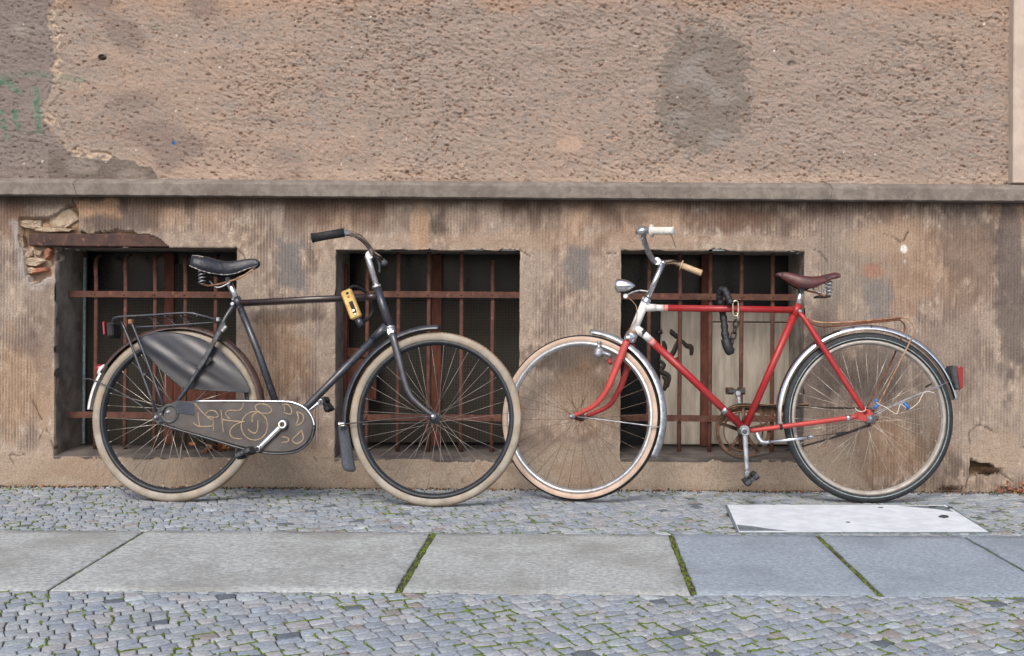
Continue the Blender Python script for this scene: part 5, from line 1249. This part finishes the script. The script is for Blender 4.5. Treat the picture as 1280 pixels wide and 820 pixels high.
# seat
B.tube('seat_post', [(1002.3, 361, 0), (996.5, 384, 0)], .0122, 'satin', None, 16)
sd_ = B.grp('saddle')
ST = [(969.5, 342, .010, 343.5), (973, 340.8, .018, 346), (982, 340, .024, 351), (992, 342, .032, 357), (1002, 344.5, .045, 361.5), (1012, 345.8, .062, 361), (1022, 345.5, .08, 356), (1032, 343, .098, 350.5), (1040, 341.3, .105, 348.5), (1044, 342.5, .09, 347)]
L4 = []
for px_, zt, hw, zs_ in ST:
    a_, b_ = B(px_, zt, 0), B(px_, zs_, -hw*.6); L4.append((a_.x, a_.z, hw, min(b_.z, a_.z-.004)))
B.part('saddle_leather', saddle_mesh(L4), 'brown_leather', sd_)
for x, z in ((978, 343), (1033, 346)):
    m_ = MB(); m_.lathe(B(x, z, -.02 if x < 1000 else -.094), (0, -1, 0), [(0, .0045), (.003, .003)], 8); B.part('saddle_rivet', m_, 'steel_dark', sd_)
for sy in (-1, 1):
    B.tube('saddle_rail', [(976, 346, sy*.006), (990, 355, sy*.016), (1004, 362, sy*.022), (1020, 366, sy*.04), (1030, 370, sy*.06), (1037, 369, sy*.07)], .0036, 'steel_dark' if sy > 0 else 'rust_wire', sd_, 8, 5)
    B.tube('saddle_rail', [(1016, 361, sy*.04), (1026, 366, sy*.055), (1034, 357, sy*.07), (1028, 354, sy*.06), (1020, 359, sy*.05)], .0032, 'alu', sd_, 8, 5)
    B.part('saddle_spring', coil(B(1036, 370, sy*.07), B(1037, 350, sy*.08), .012, 4.5, .0025), 'alu', sd_)
m_ = MB(); m_.tube([B(1003, 362, -.028), B(1003, 362, .028)], .0115, 12); m_.box(B(1028, 371, 0), (.05, .1, .008), bev=.002); B.part('saddle_clamp', m_, 'steel_dark', sd_)
# rear fender, light, stays
fender(B, 'rear_fender', WB, .3835, 11.5, 186, 'chrome_clean', wid=.026, drop=.02, th=.001, seg=90)
for sy in (-1, 1): 
    B.tube('fender_stay', [(1092, 517, sy*.066), (1120, 504, sy*.05), (1188, 476.5, sy*.027)], .0016, 'alu', None, 6, 3)
    B.tube('fender_stay', [(1092, 520, sy*.066), (1130, 501, sy*.045), (1178, 482, sy*.027)], .0016, 'alu', None, 6, 3)
tl = B.grp('rear_light'); c = B(1191.5, 472)
m_ = MB(); pl = [B(x, y) for x, y in ((1186, 458), (1192, 457), (1196, 487), (1191, 485))]; m_.prism([(p.x, p.z) for p in pl], -.034, .034, bev=.004); B.part('light_housing', m_, 'steel_dark', tl)
m_ = MB(); pl = [B(x, y) for x, y in ((1192.5, 457.5), (1200.5, 459), (1200.5, 485), (1198, 486), (1196.5, 487))]; m_.prism([(p.x, p.z) for p in pl], -.033, .033, bev=.004); B.part('light_lens', m_, 'red_lens', tl)
# wire rack
rk = B.grp('wire_rack')
B.tube('rack_wire', [(1001, 391, -.016), (1008, 397, -.03), (1020, 402, -.045), (1040, 403.5, -.05), (1075, 401.5, -.05), (1118, 397.5, -.05), (1126, 396.5, -.05)], .0034, 'tan_steel', rk, 8, 6)
B.tube('rack_wire', [(1001, 393, .016), (1012, 403, .03), (1026, 408, .045), (1045, 407.5, .05), (1085, 403.5, .05), (1118, 400.5, .05), (1126, 398, .05)], .0034, 'rust_wire', rk, 8, 6)
B.tube('rack_wire', [(1040, 405, 0), (1080, 402.3, 0), (1124, 398, 0)], .003, 'rust_wire', rk, 8, 4)
for x in (1045, 1070, 1095, 1118):
    a_ = B(x, 403 - (x-1045)*.072, -.05); m_ = MB(); m_.tube([a_, Vector((a_.x, .05, a_.z))], .0032, 6); B.part('rack_crossbar', m_, 'rust_wire', rk)
B.tube('rack_strut', [(1124, 397, -.05), (1134, 398, -.055), (1140, 404, -.06), (1143, 412, -.062), (1141, 420, -.064), (1120, 462, -.066), (1095, 511, -.07)], .0036, 'tan_steel', rk, 8, 6)
B.tube('rack_strut', [(1118, 399, .05), (1126, 401, .055), (1131, 408, .06), (1128, 420, .062), (1108, 465, .066), (1084, 508, .07)], .0036, 'rust_wire', rk, 8, 6)
# drivetrain on the far side
dt = B.grp('drivetrain'); cB = B(929, 539, .045); cB2 = B(929, 539, .045)
m_ = MB(); Rr = .112; n = 46; ring = []
for k in range(n*2):
    a = 2*math.pi*k/(n*2); r_ = Rr + (.004 if k % 2 == 0 else -.003); ring.append((r_, a))
base = 0
for yv in (-.0015, .0015):
    for r_, a in ring: m_.v.append(cB + Vector((math.cos(a)*r_, yv, math.sin(a)*r_)))
    for r_, a in ring: m_.v.append(cB + Vector((math.cos(a)*(Rr-.013), yv, math.sin(a)*(Rr-.013))))
N2 = 2*n
for k in range(N2):
    j = (k+1) % N2; m_.face((k, j, N2+j, N2+k), 0, False); m_.face((2*N2+k, 3*N2+k, 3*N2+j, 2*N2+j), 0, False); m_.face((k, 2*N2+k, 2*N2+j, j), 0, False); m_.face((N2+k, N2+j, 3*N2+j, 3*N2+k), 0, False)
for k in range(5):
    a = 2*math.pi*k/5 + .3; p = cB + Vector((math.cos(a)*.015, 0, math.sin(a)*.015)); q = cB + Vector((math.cos(a)*(Rr-.008), 0, math.sin(a)*(Rr-.008))); m_.tube([p, q], [.009, .006], 8, flat=(.35, 1))
m_.lathe(cB + Vector((0, -.004, 0)), (0, 1, 0), [(0, .024), (.01, .024)], 18); m_.revolve([(.078, -.001), (.084, -.001), (.084, .002), (.078, .002)], cB, 50)
B.part('chainring', m_, 'rusty_gear', dt)
hubc = B(1088, 521, .045)
def chain_run(p0, p1, sag, name):
    m_ = MB(); n = 60; up_ = Vector((0, 0, 1))
    for k in range(n):
        t = (k+.5)/n; p = p0.lerp(p1, t) - up_*sag*math.sin(math.pi*t); d_ = (p1-p0).normalized(); w_ = (p1-p0).length/n
        m_.box(p, (w_*1.05, .007 if k % 2 else .0045, .0075), Matrix.Rotation(-math.atan2(d_.z, d_.x), 3, 'Y'))
    B.part(name, m_, 'chain', dt, kind='stuff')
def tang(c, r, a): return c + Vector((math.cos(R(a))*r, 0, math.sin(R(a))*r))
chain_run(tang(cB, Rr+.001, 84), tang(hubc, .035, 84), .004, 'chain_run'); chain_run(tang(cB, Rr+.001, -85), tang(hubc, .035, -85), .012, 'chain_run')
m_ = MB(); arc = [tang(cB, Rr+.002, a) for a in range(84, 276, 8)]; m_.tube(arc, .0038, 6, flat=(1.2, .9)); B.part('chain_on_ring', m_, 'chain', dt)
m_ = MB(); m_.lathe(hubc + Vector((0, -.002, 0)), (0, 1, 0), [(0, .034), (.004, .034)], 24); B.part('rear_sprocket', m_, 'rusty_gear', dt)
cgp = [(897.5, 555), (894.5, 546), (894.5, 534), (898, 524), (904, 515.5), (912, 509.5), (922, 507), (950, 506.2), (1011, 504.8)]
m_ = MB(); m_.ribbon(cr([B(x, y, .05) for x, y in cgp], 5), .026, .0016); B.part('chain_guard', m_, 'tan_steel', dt)
m_ = MB(); pts = [B(x, y, .063) for x, y in ((925, 507.5), (1011, 505.5), (1011, 508), (960, 519), (935, 513), (912, 516), (905, 524), (900, 534), (896, 534), (900, 521), (912, 510.5))]; m_.prism([(p.x, p.z) for p in pts], .0625, .064); B.part('chain_guard_side', m_, 'rusty_gear', dt)
# cranks, pedals
crank_arm(B, B(931, 539.5, -.055), B(934, 592, -.066), 'alu', w0=.0115, w1=.0085); m_ = MB(); m_.lathe(B(931, 539.5, -.067), (0, -1, 0), [(0, .010), (.003, .009), (.004, .005)], 12); B.part('crank_bolt', m_, 'steel_dark')
pedal(B, 'pedal', B(935, 596.5, -.070), R(-38), .085, .062)
crank_arm(B, B(930, 539, .07), B(922.5, 492, .08), 'alu', w0=.0105, w1=.0085); pedal(B, 'pedal', B(922, 489, .08), R(0), .085, .075, out=1, mat='rusty_gear')
# folded kickstand
ks = B.grp('kickstand')
B.tube('stand_mount', [(946, 541, -.02), (949, 549, -.035), (954, 553, -.045), (962, 552.5, -.05)], [.011, .012, .010, .007], 'alu', ks, 10, 4)
B.tube('stand_leg', [(962, 552.3, -.05), (990, 549.3, -.056), (1011, 546.5, -.06)], .0062, 'chrome_clean', ks, 10); B.tube('stand_tip', [(1010, 546.6, -.06), (1017, 545.6, -.061)], .0075, 'alu', ks, 10)
B.tube('brake_rod', [(1016, 545.5, -.058), (1046, 542, -.058)], .0018, 'maroon_black', None, 6); B.tube('cable_sleeve', [(1046, 543, -.05), (1058, 541, -.05)], [.008, .006], 'rubber', None, 8); B.tube('cable', [(1058, 541, -.05), (1088, 529.5, -.055)], .0035, 'chain', None, 6, 3)
# wires and blue tape at the rear hub
B.tube('loose_wire', [(1069, 510, -.075), (1073, 514, -.078), (1081, 513.5, -.078), (1082, 509, -.078)], .0015, 'white_wire', None, 6, 5)
B.tube('loose_wire', [(1095, 502.5, -.08), (1100, 506, -.08), (1107, 509, -.082), (1114, 514, -.084), (1121, 517, -.084), (1123.5, 510, -.084), (1126, 505, -.084), (1133, 510, -.084), (1138, 511, -.084), (1148, 503, -.08), (1154, 492, -.08), (1160, 489.3, -.075), (1168, 491.5, -.07)], .0014, 'white_wire', None, 6, 5)
for pts_, nm in (([(1094, 499, -.074), (1096, 503, -.074)], 0), ([(1093, 511, -.074), (1097, 505, -.074)], 1), ([(1130, 503.5, -.085), (1136, 511, -.085)], 2)):
    B.tube('blue_tape', pts_, .0062, 'blue_tape', None, 8)
# chain lock thrown over the top tube
cl = thing('chain_lock', 'black sleeved chain lock hanging over the red top tube of the right bicycle', 'lock'); cl.matrix_world = B.mw
m_ = MB(); P_ = cr([B(914.5, 440, -.01), B(909.5, 432, -.005), B(906.5, 418, .008), B(905, 402, .022), B(902, 385, .034), B(899.5, 372, .03), B(901.5, 363, .012), B(906.5, 363.5, -.006), B(910, 372, -.022), B(914, 380, -.03)], 6)
rs = [(.0165 if k < 14 else .0145) * (1 + .12*math.sin(k*1.7)) for k in range(len(P_))]; m_.tube(P_, rs, 12); m_.build('lock_sleeve', M['nylon'], cl)
m_ = MB(); m_.tube(cr([B(907, 424, -.014), B(910, 434, -.022), B(914, 443, -.022)], 4), [.0195, .0205, .021, .0215, .021, .0205, .020, .017, .012], 12); m_.build('lock_cylinder', M['nylon'], cl)
def chain_link(p, q, wdt, thick, roll, mat, nm='chain_link'):
    p, q = Vector(p), Vector(q); ax = (q-p).normalized(); L_ = (q-p).length/2; c = (p+q)/2; s1 = ax.cross(Vector((0, 1, 0))).normalized(); s2 = ax.cross(s1); sv = s1*math.cos(roll) + s2*math.sin(roll); pts = []
    for k in range(20):
        a = 2*math.pi*k/20; ca, sa = math.cos(a), math.sin(a); pts.append(c + ax*((L_-wdt)*(1 if ca > 0 else -1) + wdt*ca) + sv*wdt*sa)
    m_ = MB(); m_.tube(pts, thick, 8, closed=True); m_.build(nm, M[mat], cl)
chain_link(B(919.5, 376, -.036), B(919.5, 395, -.036), .0115, .0038, R(0), 'nickel')
lp = [(920.5, 391, -.03), (921, 399.5, -.028), (919.5, 407.5, -.026), (918, 415, -.026), (916, 422.5, -.026), (914.5, 430, -.026)]
for k in range(5): chain_link(B(*lp[k]) , B(*lp[k+1]) + (B(*lp[k+1])-B(*lp[k]))*.25, .0095, .0034, R(70 if k % 2 == 0 else 10), 'nickel' if k < 1 else 'chain')
